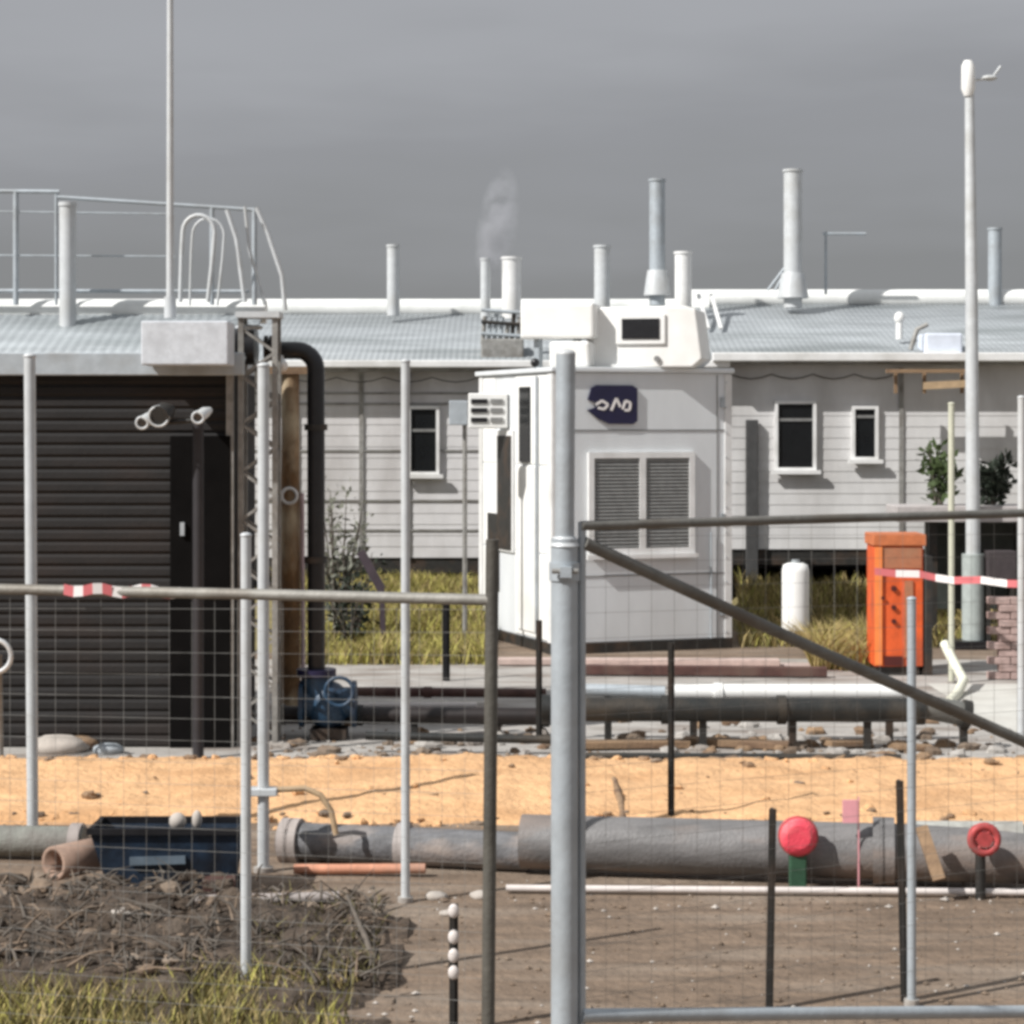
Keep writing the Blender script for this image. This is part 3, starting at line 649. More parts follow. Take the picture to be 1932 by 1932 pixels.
# tape knots
def tape(name, label, pts, wd, seglen, tail=None):
    t = MB(); col = 0; mats = [TRED, TWHITE]
    for a, c in zip(pts, pts[1:]):
        d = c-a; n = max(1, int(d.length/seglen+.5))
        for i in range(n):
            t.m = col % 2; col += 1
            p, q = a+d*i/n, a+d*(i+1)/n; up = Vector((0, 0, wd/2)); tw = Vector((0, .006*math.sin(col), 0))
            t.add([p-up, q-up, q+up+tw, p+up+tw], [(0, 1, 2, 3)])
    return one(name, t, mats, label, 'tape', pts[0], solid=.0015)
pts = [P(120+220*i/12, 1112+5*i/12+(4*math.sin(i*1.3)), gf(200)-.03) for i in range(13)]
tape('barrier_tape', 'short red and white tape wound on the left gate rail', pts, .034, .075)
pts = [P(118+220*i/12, 1128+(3*math.sin(i*1.9)), gf(200)-.022) for i in range(13)]
pts = [P(1650, 1078, 22.5), P(1690, 1082, 22.5), P(1735, 1083, 22.5), P(1765, 1090, 22.5), P(1800, 1095, 22.2), P(1850, 1094, 22), P(1900, 1101, 21.8), P(1990, 1104, 21.6)]
tape('barrier_tape', 'pale red and white tape stretched past the orange cabinet to the right edge', pts, .075, .26)

# ------------------------------------------------------------------ pipes in the yard
def pipe(name, label, a, c, r, m, flanges=(), fm=None, sup=(), sag=0, cat='pipe', group='pipes lying across the yard'):
    a = Vector(a); c = Vector(c); mid = (a+c)/2
    t = T(name, label, cat, (mid.x, mid.y, 0), group)
    n = 24; pts = [a.lerp(c, i/n)+Vector((0, 0, -sag*math.sin(math.pi*i/n))) for i in range(n+1)]
    b = MB(); b.tube(pts, r, 24); t.part('pipe_run', b, m)
    for f in flanges:
        p = a.lerp(c, f); d = (c-a).normalized()*.035; b = MB(); b.tube([p-d, p+d], r*1.22, 24); t.part('flange', b, fm or m)
    for f in sup:
        p = a.lerp(c, f); b = MB(); b.box(p.x-.03, p.x+.03, p.y-.03, p.y+.03, 0, max(.03, p.z-r*.8)); t.part('support', b, DKSTEEL)
    return t
r = .163
YL = G(1655)
pipe('large_pipe', 'thick grey pipe lying in front of the yellow sand, right of the gate post', (X(985, YL+.1), YL+.15, r+.02), (X(2150, YL-.35), YL-.45, r+.04), r, TANP, (.585, .60), TANP)
b = MB(); b.tube([(X(1726, YL-.2), YL-.18, .19), (X(1932, YL-.3), YL-.30, .21)], .178, 24)
one('pipe_sleeve', b, mat('pale_sleeve', (.36, .36, .33), .6, 0, .25, 9, .1, 40, (.18, .16, .14), samt=.8), 'paler worn sleeve round the right end of the thick grey pipe', 'sleeve', (X(1830, YL), YL, 0))
r = .09
t = pipe('large_pipe', 'mottled grey pipe with pale flanges, between the paired posts and the gate post', (X(530, 13.3), 13.3, .12), (X(1000, 12.95), 12.95, .12), .115, mat('mottled_pipe', (.13, .13, .135), .7, 0, .4, 10, .2, 40, (.30, .25, .22), (.6, 2, 2), samt=.9), (.03, .06, .5), PALEP)
pipe('large_pipe', 'greenish grey pipe end lying at the far left under the sand', (X(-200, 13.4), 13.4, .11), (X(160, 13.3), 13.3, .11), .095, mat('greenish_pipe', (.20, .205, .18), .7, 0, .25, 8, .2, 40, (.13, .10, .09)), (.96,), PALEP)
pipe('pale_conduit', 'long pale pinkish pipe along the top of the dark soil at the left', (X(-150, 11.8), 11.8, Z(1712, 11.8)), (X(640, 11.9), 11.9, Z(1692, 11.9)), .030, PALEP)
pipe('white_conduit', 'long thin white conduit on the dirt in front of the thick grey pipe', (X(955, 12.35), 12.35, .03), (X(2100, 12.2), 12.2, .035), .020, WCOND)
pipe('orange_conduit', 'rusty orange rod lying behind the slim post in the lower left', (X(560, 13.0), 12.85, .035), (X(800, 12.6), 12.8, .05), .03, mat('salmon', (.52, .24, .15), .7, 0, .3, 12, stain=(.3, .2, .15)))
# elevated dark pipe; white pipe behind is added as its top highlight
Ye = 17.8
pipe('raised_pipe', 'dark grey raised pipe on small legs in mid yard below the cabinet', (X(1030, Ye), Ye, Z(1338, Ye)), (X(1735, Ye), Ye, Z(1340, Ye)), .10, DPIPE, (.0, .32, .63, 1), DPIPE, (.03, .42, .66, .86))
pipe('raised_pipe', 'dark grey raised pipe end sloping past the slim grey-blue post', (X(1738, Ye), Ye, Z(1332, Ye)), (X(1822, Ye), Ye, Z(1348, Ye)), .10, mat('mid_grey_pipe', (.13, .13, .12), .6, 0, .3, 8), (1,), DPIPE, (.95,))
pipe('white_pipe_or_highlight', 'added white pipe just above and behind the dark raised pipe, standing for its highlight', (X(1262, 18.2), 18.2, Z(1306, 18.2)), (X(1724, 18.2), 18.2, Z(1306, 18.2)), .068, WHITE, (.2,), WHITE, (.1, .5, .9))
pipe('grey_pipe', 'duller grey pipe continuing left of the white highlight pipe behind the gate post', (X(1040, 18.3), 18.3, Z(1300, 18.3)), (X(1255, 18.2), 18.2, Z(1306, 18.2)), .055, GALV, (), None, (.5,))
pipe('thin_pipe', 'dark maroon pipe running right from the blue valve', (X(520, 18.6), 18.6, Z(1348, 18.6)), (X(1045, 18.5), 18.5, Z(1352, 18.5)), .075, mat('maroon_black', (.014, .009, .008), .5, 0, .4, 8), (.02, .3, .97), DPIPE, (.5, .8))
pipe('thin_pipe', 'thin dark pipe on the concrete below the maroon one, near the blue valve', (X(690, 17.6), 17.6, Z(1388, 17.6)), (X(1050, 17.5), 17.5, Z(1396, 17.5)), .035, DPIPE)
pipe('thin_pipe', 'thin brown pipe across the yard left of the gate post, above the maroon one', (X(660, 20.4), 20.4, Z(1305, 20.4)), (X(1030, 20.2), 20.2, Z(1308, 20.2)), .045, MAROON, (.4,))
pipe('white_pipe_or_highlight', 'short pale pipe lying beside the blue valve above the maroon pipe', (X(660, 19.6), 19.6, Z(1332, 19.6)), (X(900, 19.5), 19.5, Z(1331, 19.5)), .03, WCOND)
pipe('thin_pipe', 'thin black pipe on the concrete just in front of the dark raised pipe', (X(1095, 17.2), 17.2, .04), (X(1700, 17.1), 17.1, .04), .03, DPIPE)
pipe('thin_pipe', 'black pipe on the ground behind the blue valve, reaching to the gate post', (X(540, 19.4), 19.4, .06), (X(1060, 19.3), 19.3, .06), .055, DPIPE, (.2, .75))
# beams
def beam(name, label, a, c, wd, ht, m, cat='beam', group=None):
    a = Vector(a); c = Vector(c); b = MB(); b.beam(a, c, wd, ht)
    return one(name, b, m, label, cat, ((a.x+c.x)/2, (a.y+c.y)/2, 0), group, bevel=.008)
beam('steel_beam', 'long maroon beam on the ground in front of the equipment cabinet', (X(1085, 23.0), 23.0, .07), (X(1560, 22.8), 22.8, .07), .12, .1, MAROON)
beam('timber_sleeper', 'pinkish sleeper between the equipment cabinet and the maroon beam', (X(940, 24.0), 24.0, .05), (X(1470, 23.9), 23.9, .05), .2, .07, mat('pinkish_sleeper', (.46, .36, .32), .9, 0, .2, 8))
for k, (a, ya, c, yc, h_) in enumerate(((1095, 1416, 1300, 1412, .06), (1290, 1408, 1490, 1416, .06), (1560, 1414, 1640, 1410, .05), (1690, 1420, 1760, 1420, .04))):
    beam('timber_plank', ['brown plank nearest the gate post on the concrete behind the sand', 'brown plank second from the gate post, behind the thin stake', 'short brown plank behind the sand, above the red ball', 'small brown offcut at the foot of the slim grey-blue post'][k],
         (X(a, G(ya)), G(ya), .05), (X(c, G(yc)), G(yc), .04), .16, h_, TIMBER, 'plank', 'planks behind the sand')
# sticks on the sand
for a, ya, c, yc, lab in ((1158, 1470, 1176, 1556, 'leaning brown stick on the sand right of the big gate post'), (372, 1500, 358, 1562, 'short dark stick on the sand above the blue tub')):
    b = MB(); Y0, Y1 = 15.6, 14.35; b.tube([P(a, ya, Y0), P((a+c)/2+3, (ya+yc)/2, (Y0+Y1)/2)+Vector((0, 0, .01)), P(c, yc, Y1)], [.022, .03, .02], 7)
    one('stick', b, TIMBER, lab, 'stick', P(c, yc, Y1))
for i, (px, py, s, lab) in enumerate(((110, 1420, .16, 'pale broken lump on the sand edge at the far left'), (150, 1412, .11, 'small rusty lump at the foot of the dark shed'), (205, 1422, .09, 'small grey lump right of the rusty one at the shed foot'))):
    Y = G(py); b = MB(); c = Vector((X(px, Y), Y, s*.3)); b.sphere(c, s, 9, 6, (1.4, 1, .6))
    for v in b.v: v += (v-c)*.35*noise.noise(v*7)
    one('rock', b, [STONE, TIMBER, GALV][i], lab, 'rock', (c.x, c.y, 0), 'lumps at the shed foot')

# blue tub
Yt = 12.25
t = T('blue_tub', 'dark navy open tub of scrap on the soil below the sand, left', 'tub', (X(310, Yt), Yt+.25, 0))
x0, x1, x2, x3 = X(172, Yt), X(452, Yt), X(205, Yt), X(446, Yt); zt = Z(1568, Yt); zb = .03
b = MB(); a, c = Yt, Yt+.36
for (p, q, u, v_) in (((x0, a), (x1, a), (x2, a+.05), (x3, a+.05)), ((x0, c), (x1, c), (x2, c-.05), (x3, c-.05))):
    b.add([(p[0], p[1], zt), (q[0], q[1], zt), (v_[0], v_[1], zb), (u[0], u[1], zb)], [(0, 1, 2, 3)])
b.add([(x0, a, zt), (x0, c, zt), (x2, c-.05, zb), (x2, a+.05, zb)], [(0, 1, 2, 3)]); b.add([(x1, a, zt), (x1, c, zt), (x3, c-.05, zb), (x3, a+.05, zb)], [(0, 1, 2, 3)])
b.add([(x2, a+.05, zb), (x3, a+.05, zb), (x3, c-.05, zb), (x2, c-.05, zb)], [(0, 1, 2, 3)])
t.part('shell', b, NBLUE, solid=.02)
b = MB(); b.beam((x0-.02, a-.015, zt), (x1+.02, a-.015, zt), .03, .035); b.beam((x0-.02, c, zt), (x1+.02, c, zt), .03, .035); b.beam((x0, a, zt), (x0, c, zt), .03, .035); b.beam((x1, a, zt), (x1, c, zt), .03, .035); t.part('rim', b, BLACK)
b = MB(); b.beam(P(245, 1625, Yt+.005), P(350, 1622, Yt+.005), .02, .045); t.part('handle', b, mat('grey_blue', (.10, .13, .16), .5, 0, .3, 9))
b = MB(); b.sphere((X(325, Yt), Yt+.2, zt+.02), .05); b.sphere((X(362, Yt), Yt+.2, zt+.03), .03, sc=(1, 1, 1.8)); t.part('contents', b, STONE)
b = MB(); q = P(362, 1560, Yt+.1); b.beam((X(390, Yt), Yt-.16, .06), (X(450, Yt), Yt-.14, .06), .15, .16)
one('timber_block', b, MAROON, 'dark maroon block beside the right end of the navy tub', 'block', (X(420, Yt), Yt-.15, 0))
# clay pipe end
t = T('clay_pipe', 'short brown pipe end with a dark open mouth, left of the navy tub', 'pipe', (X(130, 12.6), 12.6, 0))
b = MB(); c = Vector((X(108, 12.5), 12.4, .16)); d = Vector((.25, .35, 0)); n = 20
vs_ = []
for p, rr in ((c, .10), (c+d, .10), (c+d, .075), (c, .075)):
    for k in range(n): an = 2*math.pi*k/n; q = Vector((d.y, -d.x, 0)).normalized(); vs_.append(p+(q*math.cos(an)+Vector((0, 0, 1))*math.sin(an))*rr)
b.add(vs_, [(i*n+k, i*n+(k+1) % n, ((i+1) % 4)*n+(k+1) % n, ((i+1) % 4)*n+k) for i in range(4) for k in range(n)], True); t.part('barrel', b, mat('clay', (.30, .20, .15), .8, 0, .3, 9))
b = MB(); b.tube([c+d*.5, c+d*.55], .073, 20); t.part('mouth', b, BLACK)

# red marker disc
t = T('marker_disc', 'scuffed round red marker disc on a green foot before the thick grey pipe', 'marker', (X(1506, 12.45), 12.45, 0))
c = P(1506, 1578, 12.4); b = MB(); q = 36/K*12.4; b.tube([c+Vector((0, .05, 0)), c+Vector((0, .0, 0)), c-Vector((0, .02, 0)), c-Vector((0, .032, 0))], [q, q, q*.93, q*.6], 28); t.part('disc', b, mat('scuffed_red', (.80, .07, .11), .6, 0, .12, 14, .2, 60, (.72, .30, .28), samt=.5))
b = MB(); b.torus(c, q, .008, 'y'); t.part('rim', b, REDD)
b = MB(); b.box(c.x-.05, c.x+.05, 12.40, 12.46, 0, c.z-q*.98); t.part('foot', b, mat('dark_green', (.025, .075, .04), .6, 0, .3, 12), bevel=.01)
b = MB(); x = X(1596, 12.6); b.box(x-.045, x+.045, 12.42, 12.44, Z(1542, 12.6), Z(1500, 12.6)); b.beam((x+.05, 12.45, 0), (x+.05, 12.45, Z(1495, 12.6)), .008, .008)
one('marker_flag', b, PINK, 'small pink marker flag on a stick right of the red ball', 'flag', (x, 12.45, 0))
t = T('red_valve', 'faded red valve handwheel on the thick grey pipe near the right edge', 'valve', (X(1857, 12.2), 12.2, 0))
b = MB(); c = P(1857, 1584, 12.1); b.torus(c, .075, .022, 'y'); wheel = t.part('handwheel', b, REDD)
b = MB()
for a in (0, 60, 120):
    q = Vector((math.cos(R(a)), 0, math.sin(R(a))))*.085; b.tube([c-q, c+q], .012, 8)
t.part('spoke', b, REDD, sub=wheel)
b = MB(); b.tube([c+Vector((0, .15, 0)), c-Vector((0, .02, 0))], .045, 14); b.sphere(c+Vector((0, .1, 0)), .07); t.part('bonnet', b, REDD)
b = MB(); b.tube([(c.x, 12.2, 0), (c.x, 12.2, c.z)], .03, 10); t.part('stem', b, DKSTEEL)
b = MB(); b.beam(P(1738, 1560, 12.25), P(1772, 1660, 12.1), .07, .03, Vector((0, 1, 0)))
one('timber_offcut', b, TIMBER, 'brown offcut leaning on the thick grey pipe near the right stake', 'plank', P(1772, 1660, 12.1))

# handwheel at left edge
t = T('pipe_handwheel', 'pale round handwheel cut by the left edge of the picture', 'handwheel', (X(-8, 17.2), 17.2, 0))
b = MB(); b.torus(P(-10, 1238, 17.0), .13, .02, 'y'); t.part('rim', b, GALVL)
b = MB(); b.tube([P(-10, 1238, 17.0), (X(-10, 17.0), 17.15, Z(1238, 17.0)), (X(-10, 17), 17.2, 0)], .025, 8); t.part('stem', b, GALVD)

# ------------------------------------------------------------------ right yard things
Yo = 23.0
t = T('orange_cabinet', 'tall bright orange steel cabinet with dark round holes at the right', 'cabinet', (X(1703, Yo), Yo+.2, 0))
x0, x1, z1 = X(1650, Yo), X(1742, Yo), Z(1030, Yo)
b = MB(); b.box(x0, x1, Yo, Yo+.5, .10, z1); t.part('body', b, ORANGE, bevel=.012)
b = MB(); b.box(x0-.02, x1+.03, Yo-.03, Yo+.53, z1, Z(1008, Yo)); t.part('top', b, mat('cap_orange', (.50, .15, .055), .7, 0, .2, 9), bevel=.012)
b = MB(); b.box(X(1664, Yo), x1-.02, Yo-.012, Yo-.001, Z(1072, Yo), z1-.02); t.part('upper_panel', b, OBROWN)
b = MB(); b.box(x0+.003, X(1664, Yo)-.003, Yo-.03, Yo-.001, .12, z1-.01); t.part('lit_edge_channel', b, ORLIT)
b = MB(); b.box(x1+.002, X(1760, Yo), Yo+.02, Yo+.45, .0, Z(1050, Yo)); t.part('side_channel', b, DKSTEEL)
b = MB(); b.box(X(1706, Yo), X(1722, Yo), Yo-.02, Yo-.001, .2, Z(1095, Yo)); t.part('rib', b, OBROWN)
for px, py, r in ((1686, 1110, .03), (1686, 1146, .026), (1686, 1172, .026), (1665, 1128, .02)):
    b = MB(); c = P(px, py, Yo); b.tube([(c.x, Yo-.033, c.z), (c.x, Yo-.004, c.z)], r, 14); t.part('hole', b, mat('dark_red_hole', (.07, .008, .005), .8, 0, .2, 9))
b = MB(); b.box(X(1668, Yo), X(1702, Yo), Yo-.02, Yo-.002, .11, Z(1238, Yo)); t.part('foot_vent', b, mat('dark_red_hole', (.1, .02, .01)))
b = MB(); b.box(x0+.04, x1-.04, Yo+.03, Yo+.45, .012, .099); t.part('foot', b, DKSTEEL)

Yw = 26.2
t = T('white_bollard', 'plain white upright tank below the larger window', 'tank', (X(1501, Yw), Yw, 0))
b = MB(); r = 26/K*Yw; x = X(1501, Yw); b.tube([(x, Yw, .02), (x, Yw, Z(1078, Yw)), (x, Yw, Z(1066, Yw)), (x, Yw, Z(1062, Yw))], [r, r, r*.9, r*.55], 24); t.part('shell', b, WHITE)
b = MB(); b.tube([(x, Yw, Z(1063, Yw)), (x, Yw, Z(1056, Yw))], r*.3, 16); t.part('lid', b, GALV)

# lamp pole
Yl = 25.9
t = T('lamp_pole', 'tall galvanised pole with a white lamp head, towering at the right', 'lamp pole', (X(1835, Yl), Yl, 0))
x = X(1836, Yl)
b = MB(); b.tube([(x, Yl, .1), (x, Yl, Z(1055, Yl)), (x-.02, Yl, Z(540, Yl)), (X(1829, Yl), Yl, Z(165, Yl))], [.092, .088, .075, .056], 16); t.part('pole', b, GALVL)
b = MB(); b.tube([(x, Yl, .05), (x, Yl, Z(1045, Yl))], .135, 20); t.part('base_sleeve', b, mat('green_grey', (.36, .40, .385), .6, 0, .15, 9))
b = MB(); b.box(X(1784, Yl), X(1856, Yl), Yl-.25, Yl+.2, .0, .10); t.part('base_plate', b, BLACK)
b = MB(); xh = X(1826, Yl); b.tube([(xh, Yl-.02, Z(182, Yl)), (xh, Yl-.02, Z(168, Yl)), (xh, Yl-.02, Z(125, Yl)), (xh, Yl-.02, Z(115, Yl))], [.05, .085, .08, .05], 16); lh = t.part('lamp_head', b, WHITE)
b = MB(); b.tube([P(1832, 152, Yl), P(1872, 147, Yl), P(1888, 125, Yl)], .016, 8); t.part('arm', b, GALVL)
b = MB(); b.sphere(P(1867, 147, Yl), .06, sc=(1.6, 1, .6)); t.part('sensor', b, GALVL)

# ledge with plants
Yd = 26.05
t = T('raised_ledge', 'pale concrete ledge carrying plants beside the lamp pole at the right edge', 'ledge', (X(1850, Yd), Yd+.3, 0))
b = MB(); b.box(X(1692, Yd), X(2100, Yd), Yd, Yd+.75, Z(985, Yd), Z(955, Yd)); t.part('slab', b, mat('pinkish_conc', (.43, .40, .39), .85, 0, .15, 6, .1, 40), bevel=.01)
for px in (1770, 1935, 2080):
    b = MB(); b.box(X(px, Yd)-.05, X(px, Yd)+.05, Yd+.3, Yd+.4, 0, Z(985, Yd)-.002); t.part('leg', b, DKSTEEL)
b = MB(); b.box(X(1765, Yd), X(1945, Yd), Yd+.62, Yd+.7, .4, Z(990, Yd)); t.part('back_panel', b, mat('dark_green_panel', (.035, .04, .035), .7, 0, .3, 5))
t = T('dark_crate', 'dark crate hung under the ledge near the right edge', 'crate', (X(1893, 25.7), 25.7, 0))
b = MB(); b.box(X(1864, 25.7), X(1918, 25.7), 25.7, 25.98, Z(1094, 25.7), Z(1040, 25.7)); t.part('shell', b, mat('crate_dark', (.05, .04, .042), .7, 0, .3, 10), bevel=.01)
b = MB()
for px in (1868, 1912): b.box(X(px, 25.7)-.02, X(px, 25.7)+.02, 25.74, 25.95, 0, Z(1094, 25.7)-.002)
t.part('leg', b, DKSTEEL)

def leaves(t, name, c, size, n, ls, m, lean=(0, 0, 1), pw=1):
    b = MB()
    for i in range(n):
        d = Vector((random.gauss(0, 1), random.gauss(0, 1), random.gauss(0, 1))); d.normalize(); d *= random.random()**(pw/3)
        p = Vector(c)+Vector((d.x*size[0], d.y*size[1], d.z*size[2]))
        if noise.noise(p*4.0) < -.18: continue
        a = Vector((random.gauss(0, 1), random.gauss(0, 1), random.gauss(.4, .8))).normalized(); s_ = a.cross(Vector((random.random(), random.random(), random.random()))).normalized()
        l_ = ls*random.uniform(.6, 1.4); wd = l_*.28
        b.add([p, p+a*l_*.5+s_*wd, p+a*l_, p+a*l_*.5-s_*wd], [(0, 1, 2, 3)])
    t.part(name, b, m)
def shrub(label, px, pbase, Y, wpx, ptop, m, n=500, ls=.09, name='shrub', z0=0.0, grp=None, ns=9):
    x = X(px, Y); zb = z0; zt = Z(ptop, Y); h_ = zt-zb; wd = wpx/2/K*Y
    t = T(name, label, 'plant', (x, Y, zb), grp)
    fb = MB()
    for k in range(ns):
        a = R(k*360/ns+random.random()*50); b = MB(); f = random.uniform(.3, 1.05); top = Vector((x+math.cos(a)*wd*f, Y+math.sin(a)*wd*.5*f, zb+h_*random.uniform(.45, 1)))
        s0 = Vector((x+random.uniform(-.15, .15)*wd, Y, zb)); mid = s0.lerp(top, .5)+Vector((0, 0, h_*.08)); b.tube([s0, mid, top], [.016, .010, .004], 6); t.part('stem', b, TWIG)
        for i in range(n//ns):
            g_ = random.random()**.6; c = (s0.lerp(mid, g_*2) if g_ < .5 else mid.lerp(top, g_*2-1))
            p = c+Vector((random.gauss(0, 1), random.gauss(0, 1), random.gauss(0, 1)))*wd*.17
            d = (p-c+Vector((0, 0, .03))).normalized()+Vector((random.gauss(0, .4), random.gauss(0, .4), random.gauss(.1, .4))); d.normalize()
            s_ = d.cross(Vector((random.random(), random.random(), random.random()))).normalized(); l_ = ls*random.uniform(.4, 1.3); w_ = l_*random.uniform(.18, .3)
            fb.add([p, p+d*l_*.5+s_*w_, p+d*l_, p+d*l_*.5-s_*w_], [(0, 1, 2, 3)])
    t.part('foliage', fb, m)
zl = Z(955, Yd)+.001
shrub('green leafy plant on the ledge, left of the lamp pole', 1772, 955, Yd+.3, 92, 838, LEAF, 380, .13, 'potted_plant', zl)
shrub('dark rounded bush on the ledge, right of the lamp pole', 1873, 955, Yd+.3, 76, 862, LEAFD, 900, .11, 'potted_plant', zl)
shrub('sparse grey-green shrub against the panelled wall right of the black standpipe', 640, 1150, 25.8, 110, 905, GLEAF, 620, .10, z0=.02, ns=14)
shrub('low dark shrub at the wall foot between the standpipe and slim post', 665, 1150, 25.4, 130, 1040, LEAFD, 520, .09, z0=.0, ns=12)
b = MB(); b.beam((X(680, 25), 25.0, Z(1040, 25)), (X(720, 25), 25.0, Z(1112, 25)), .1, .06, Vector((0, 1, 0))); b.beam((X(720, 25), 25.0, Z(1110, 25)), (X(724, 25), 25.0, 0), .08, .06)
one('leaning_board', b, mat('purple_dark', (.05, .035, .045), .7, 0, .3, 8), 'dark purplish leaning board before the panelled wall, left of the slim post', 'board', (X(700, 25), 25, 0))
# rusty column
t = T('rusty_column', 'rust streaked brown and cream column left of the black standpipe', 'column', (X(550, 20), 20.0, 0))
b = MB(); x = X(548, 20); b.tube([(x, 20, 0), (x, 20, Z(1000, 20)), (x+.0, 20, Z(706, 20))], [.095, .09, .08], 16); t.part('shaft', b, RUSTY)
b = MB(); b.tube([(X(573, 20), 19.95, 0), (X(571, 20), 19.95, Z(930, 20))], .02, 8); t.part('conduit', b, mat('pinkish', (.45, .34, .35), .6, 0, .2, 6))
b = MB(); b.box(x-.18, x+.18, 19.9, 20.1, Z(706, 20), Z(692, 20)); t.part('cap_plate', b, TIMBER)
b = MB(); b.torus((x, 19.9, Z(935, 20)), .07, .015, 'y'); t.part('ring', b, WHITEG)

# brick stack
t = T('brick_stack', 'stack of pale pink bricks on the ground at the right edge', 'bricks', (X(1915, 22.6), 22.8, 0))
for row in range(11):
    for k in range(7):
        if row > 8 and k > 4: continue
        x = X(1866, 22.6)+k*.235+(.11 if row % 2 else 0); z = .012+row*.079
        b = MB(); j = random.uniform(-.012, .012); b.box(x, x+.225, 22.6+j, 22.72+j, z, z+.072); t.part('brick', b, BRICK, bevel=.006)
# hose curve
b = MB(); b.tube([(X(1782, 22), 22, .45), (X(1790, 22), 21.8, .30), (X(1803, 22), 21.6, .12), (X(1806, 21.2), 21.2, .03), (X(1790, 20.6), 20.6, .03)], .05, 12)
one('pale_hose', b, mat('cream_hose', (.68, .68, .56), .5, 0, .1, 6), 'thick cream hose curving to the ground right of the orange cabinet', 'hose', (X(1795, 22), 21.5, 0))

# ------------------------------------------------------------------ grass and loose stuff
def blades(name, label, region, n, hgt, m_list, wd=.008, cat='grass', bend=.5, zf=None):
    b = MB()
    for i in range(n):
        x, y = region(); z0 = zf(y) if zf else 0
        h_ = hgt*random.uniform(.45, 1.25)*(1+.6*noise.noise(Vector((x*1.7, y*1.7, 4)))); a = random.random()*6.28; dx, dy = math.cos(a)*bend*h_, math.sin(a)*bend*h_
        w_ = wd*random.uniform(.6, 1.4); q = random.random()*3.14; ux, uy = math.cos(q)*w_, math.sin(q)*w_
        b.m = random.choices(range(len(m_list)), [5, 3, 2][:len(m_list)])[0]
        b.add([(x-ux, y-uy, z0), (x+ux, y+uy, z0), (x+ux*.7+dx*.35, y+uy*.7+dy*.35, z0+h_*.6), (x-ux*.7+dx*.35, y-uy*.7+dy*.35, z0+h_*.6), (x+dx, y+dy, z0+h_)], [(0, 1, 2, 3), (3, 2, 4)])
    o = b.build(name, m_list); o['kind'] = 'stuff'; o['label'] = label; o['category'] = cat
def reg(p0, p1, y0, y1, f=None):
    def r_():
        while True:
            y = random.uniform(y0, y1); px = random.uniform(p0, p1)
            if f is None or random.random() < f(px, y): return X(px, y), y
    return r_
blades('near_grass', 'dry yellow-green grass along the bottom left corner', reg(-60, 700, 8.7, 10.3, lambda p, y: max(0, min(1, (690-p)/200))), 5200, .13, [OLIVE, STRAW, LEAFY], .006)
blades('dry_scrub', 'sparse dry stalks on the dark soil between the paired posts and dirt', reg(480, 720, 10.2, 12, None), 420, .13, [OLIVE, TWIG, DSOIL], .006, 'scrub', .8)
blades('dry_scrub', 'sparse dead stalks on the dark soil at the lower left', reg(-40, 480, 10.2, 12, None), 260, .10, [TWIG, OLIVE, DSOIL], .006, 'scrub', 1.2)
blades('wall_grass', 'yellow-green grass in front of the panelled building', reg(525, 915, 24.0, 29.9), 17000, .24, [LEAFY, STRAW, OLIVE], .008, zf=lambda y: max(0, lawn_z(y, *LW)))
blades('straw_tuft', 'yellow straw clump between the white tank and orange cabinet', reg(1532, 1650, 23.4, 25.2), 3600, .40, [STRAW, STRAW, LEAFY], .009, 'grass', .9)
blades('wall_grass', 'green weeds below the boarded building', reg(1395, 1900, 25.9, 29.8), 9000, .22, [STRAW, OLIVE, LEAFY], .009, zf=lambda y: max(0, lawn_z(y, *RW)))
b = MB()
for i in range(900):
    py = random.uniform(1690, 1990) if random.random() < .8 else random.uniform(1660, 1720); y = G(py); px = random.uniform(620, 1980); s = abs(random.gauss(0, .007))+.003
    c = Vector((X(px, y), y, s*.3)); vs_ = [c+Vector((dx*s*random.uniform(.7, 1.6), dy*s*random.uniform(.7, 1.3), dz*s*.7)) for dx, dy, dz in ((1, 0, 0), (-1, 0, 0), (0, 1, 0), (0, -1, 0), (0, 0, 1), (0, 0, -1))]
    b.m = random.choice([0, 0, 0, 0, 1]); b.add(vs_, [(0, 2, 4), (2, 1, 4), (1, 3, 4), (3, 0, 4), (2, 0, 5), (1, 2, 5), (3, 1, 5), (0, 3, 5)])
o = b.build('gravel', [DIRT, STONE]); o['kind'] = 'stuff'; o['label'] = 'loose stones scattered on the brown dirt in the foreground'; o['category'] = 'gravel'
b = MB()
for i in range(620):
    px = random.uniform(-40, 720); y = random.uniform(10.0, 12.1); x = X(px, y); s = random.uniform(.04, .30)*random.random()+.03; a = random.random()*3.14; z = .13 if x < -1.4 else .07
    r0 = random.uniform(.003, .010); c = Vector((x, y, z+random.uniform(-.03, .05))); d = Vector((math.cos(a)*s, math.sin(a)*s*.6, random.uniform(-.05, .10)))
    b.m = random.choice([0, 1, 1, 2, 3]); b.tube([c, c+d*.5+Vector((0, 0, random.uniform(0, .03))), c+d], [r0, r0*.8, r0*.3], 5, False)
o = b.build('twig_litter', [DIRT, TWIG, DSOIL, TWIG]); o['kind'] = 'stuff'; o['label'] = 'broken twigs and debris over the dark soil at the lower left'; o['category'] = 'debris'
def clods(name, label, n, fpos, smin, smax, ml):
    b = MB()
    for i in range(n):
        c = fpos(); s = smin+(smax-smin)*random.random()**3; k0 = len(b.v); b.m = random.randrange(len(ml)); b.sphere(c+Vector((0, 0, s*.25)), s, 7, 5, (random.uniform(1, 1.7), random.uniform(.8, 1.3), random.uniform(.5, .8)))
        for v in b.v[k0:]: v += (v-c)*.6*noise.noise(v*(.9/s))
    for k in range(len(b.sm)): b.sm[k] = False
    o = b.build(name, ml); o['kind'] = 'stuff'; o['label'] = label; o['category'] = 'clods'
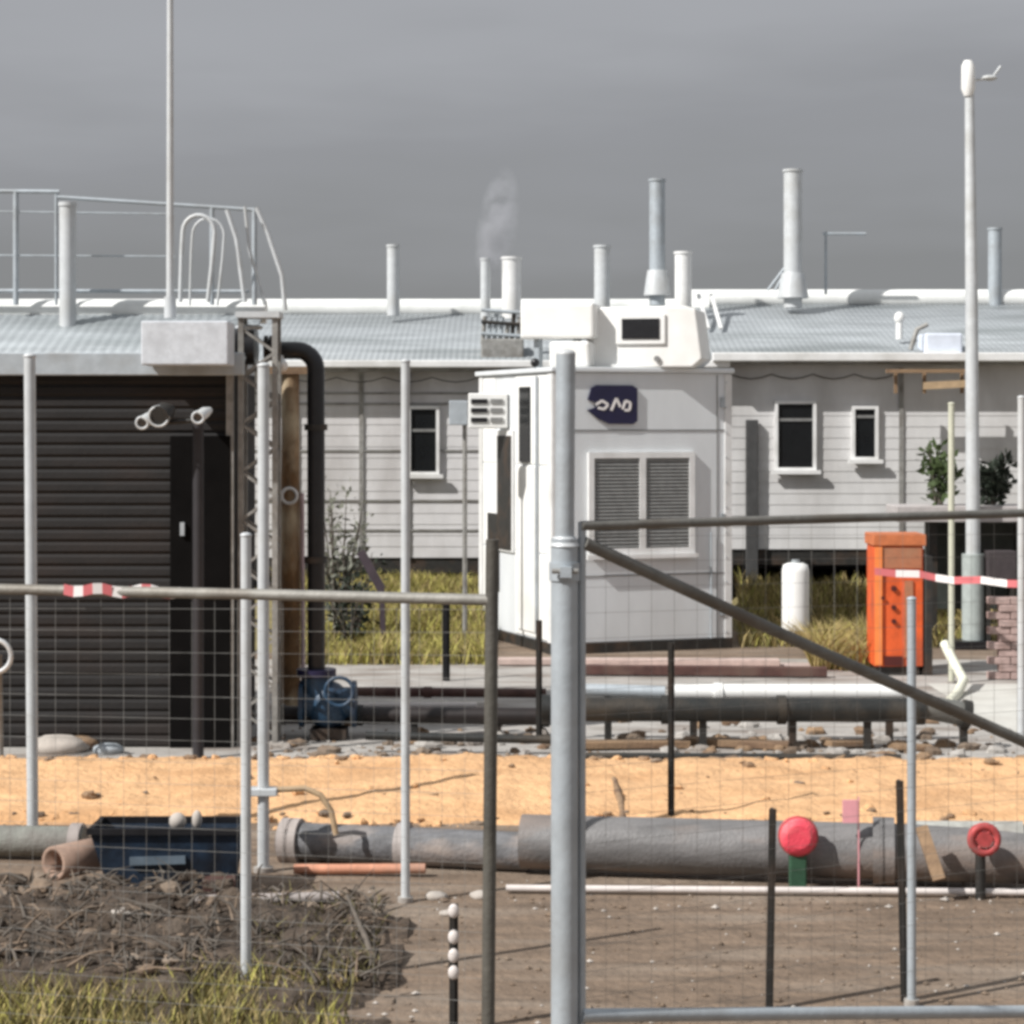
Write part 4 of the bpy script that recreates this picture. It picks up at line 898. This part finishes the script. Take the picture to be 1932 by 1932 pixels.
def on_sand():
    x = random.uniform(-4.5, 4.5); e = random.random()
    y = random.gauss(14.45, .07) if e < .5 else random.uniform(14.5, 15.8) if e < .62 else random.gauss(16.5, .22)
    pr = sandprof(x); z = 0
    for (ya, za), (yb, zb_) in zip(pr, pr[1:]):
        if ya <= y <= yb: z = max(0, za+(zb_-za)*(y-ya)/(yb-ya))
    return Vector((x, y, z))
clods('sand_clods', 'crumbled clods of soil and sand along both edges of the yellow bank', 600, on_sand, .006, .04, [SAND, DIRT, TIMBER, SAND])
def on_yard(): y = random.gauss(17.6, .7); return Vector((random.uniform(-2.2, 5), y if y > 17 else 17.1, .005))
clods('yard_rubble', 'brown rubble and grit scattered on the concrete behind the yellow bank', 700, on_yard, .01, .07, [DIRT, TIMBER, CONC])
def on_mound(): x = random.uniform(-3.2, -.7); y = random.uniform(10.1, 12.2); return Vector((x, y, (.12 if x < -1.5 else .03)))
clods('soil_clods', 'grey brown lumps over the soil mound at the lower left', 700, on_mound, .01, .055, [DSOIL, DSOIL, DSOIL, DIRT])
for k, (px, py, s, lab) in enumerate(((822, 1690, .045, 'white stone left of the insulated stake top'), (905, 1688, .04, 'white stone against the dark gate upright'), (845, 1720, .03, 'small white stone right beside the insulated stake'), (230, 1760, .05, 'pale flat splinter stone in the dark soil at the lower left'))):
    Y = G(py)-.1; b = MB(); c = Vector((X(px, Y), Y, s*.4 + (.10 if px < 300 else 0))); b.sphere(c, s, 9, 6, (1.5, 1, .7))
    for v in b.v: v += (v-c)*.4*noise.noise(v*20)
    one('stone', b, STONE, lab, 'stone', (c.x, c.y, 0), 'white stones near the stake')
# dead frond
t = T('dead_branch', 'grey dead branch leaning on the dirt right of the paired posts', 'branch', (X(700, 11), 10.6, 0))
b = MB(); b.tube([P(712, 1840, 10.6), P(690, 1770, 10.8), P(655, 1690, 11.3)], [.02, .016, .008], 7); t.part('stem', b, TWIG)
for i in range(14):
    f = random.random(); a = P(712, 1840, 10.6).lerp(P(655, 1690, 11.3), f); b = MB(); b.tube([a, a+Vector((random.uniform(-.22, .18), random.uniform(-.1, .1), random.uniform(-.02, .16)))], [.006, .002], 5); t.part('twig', b, TWIG)
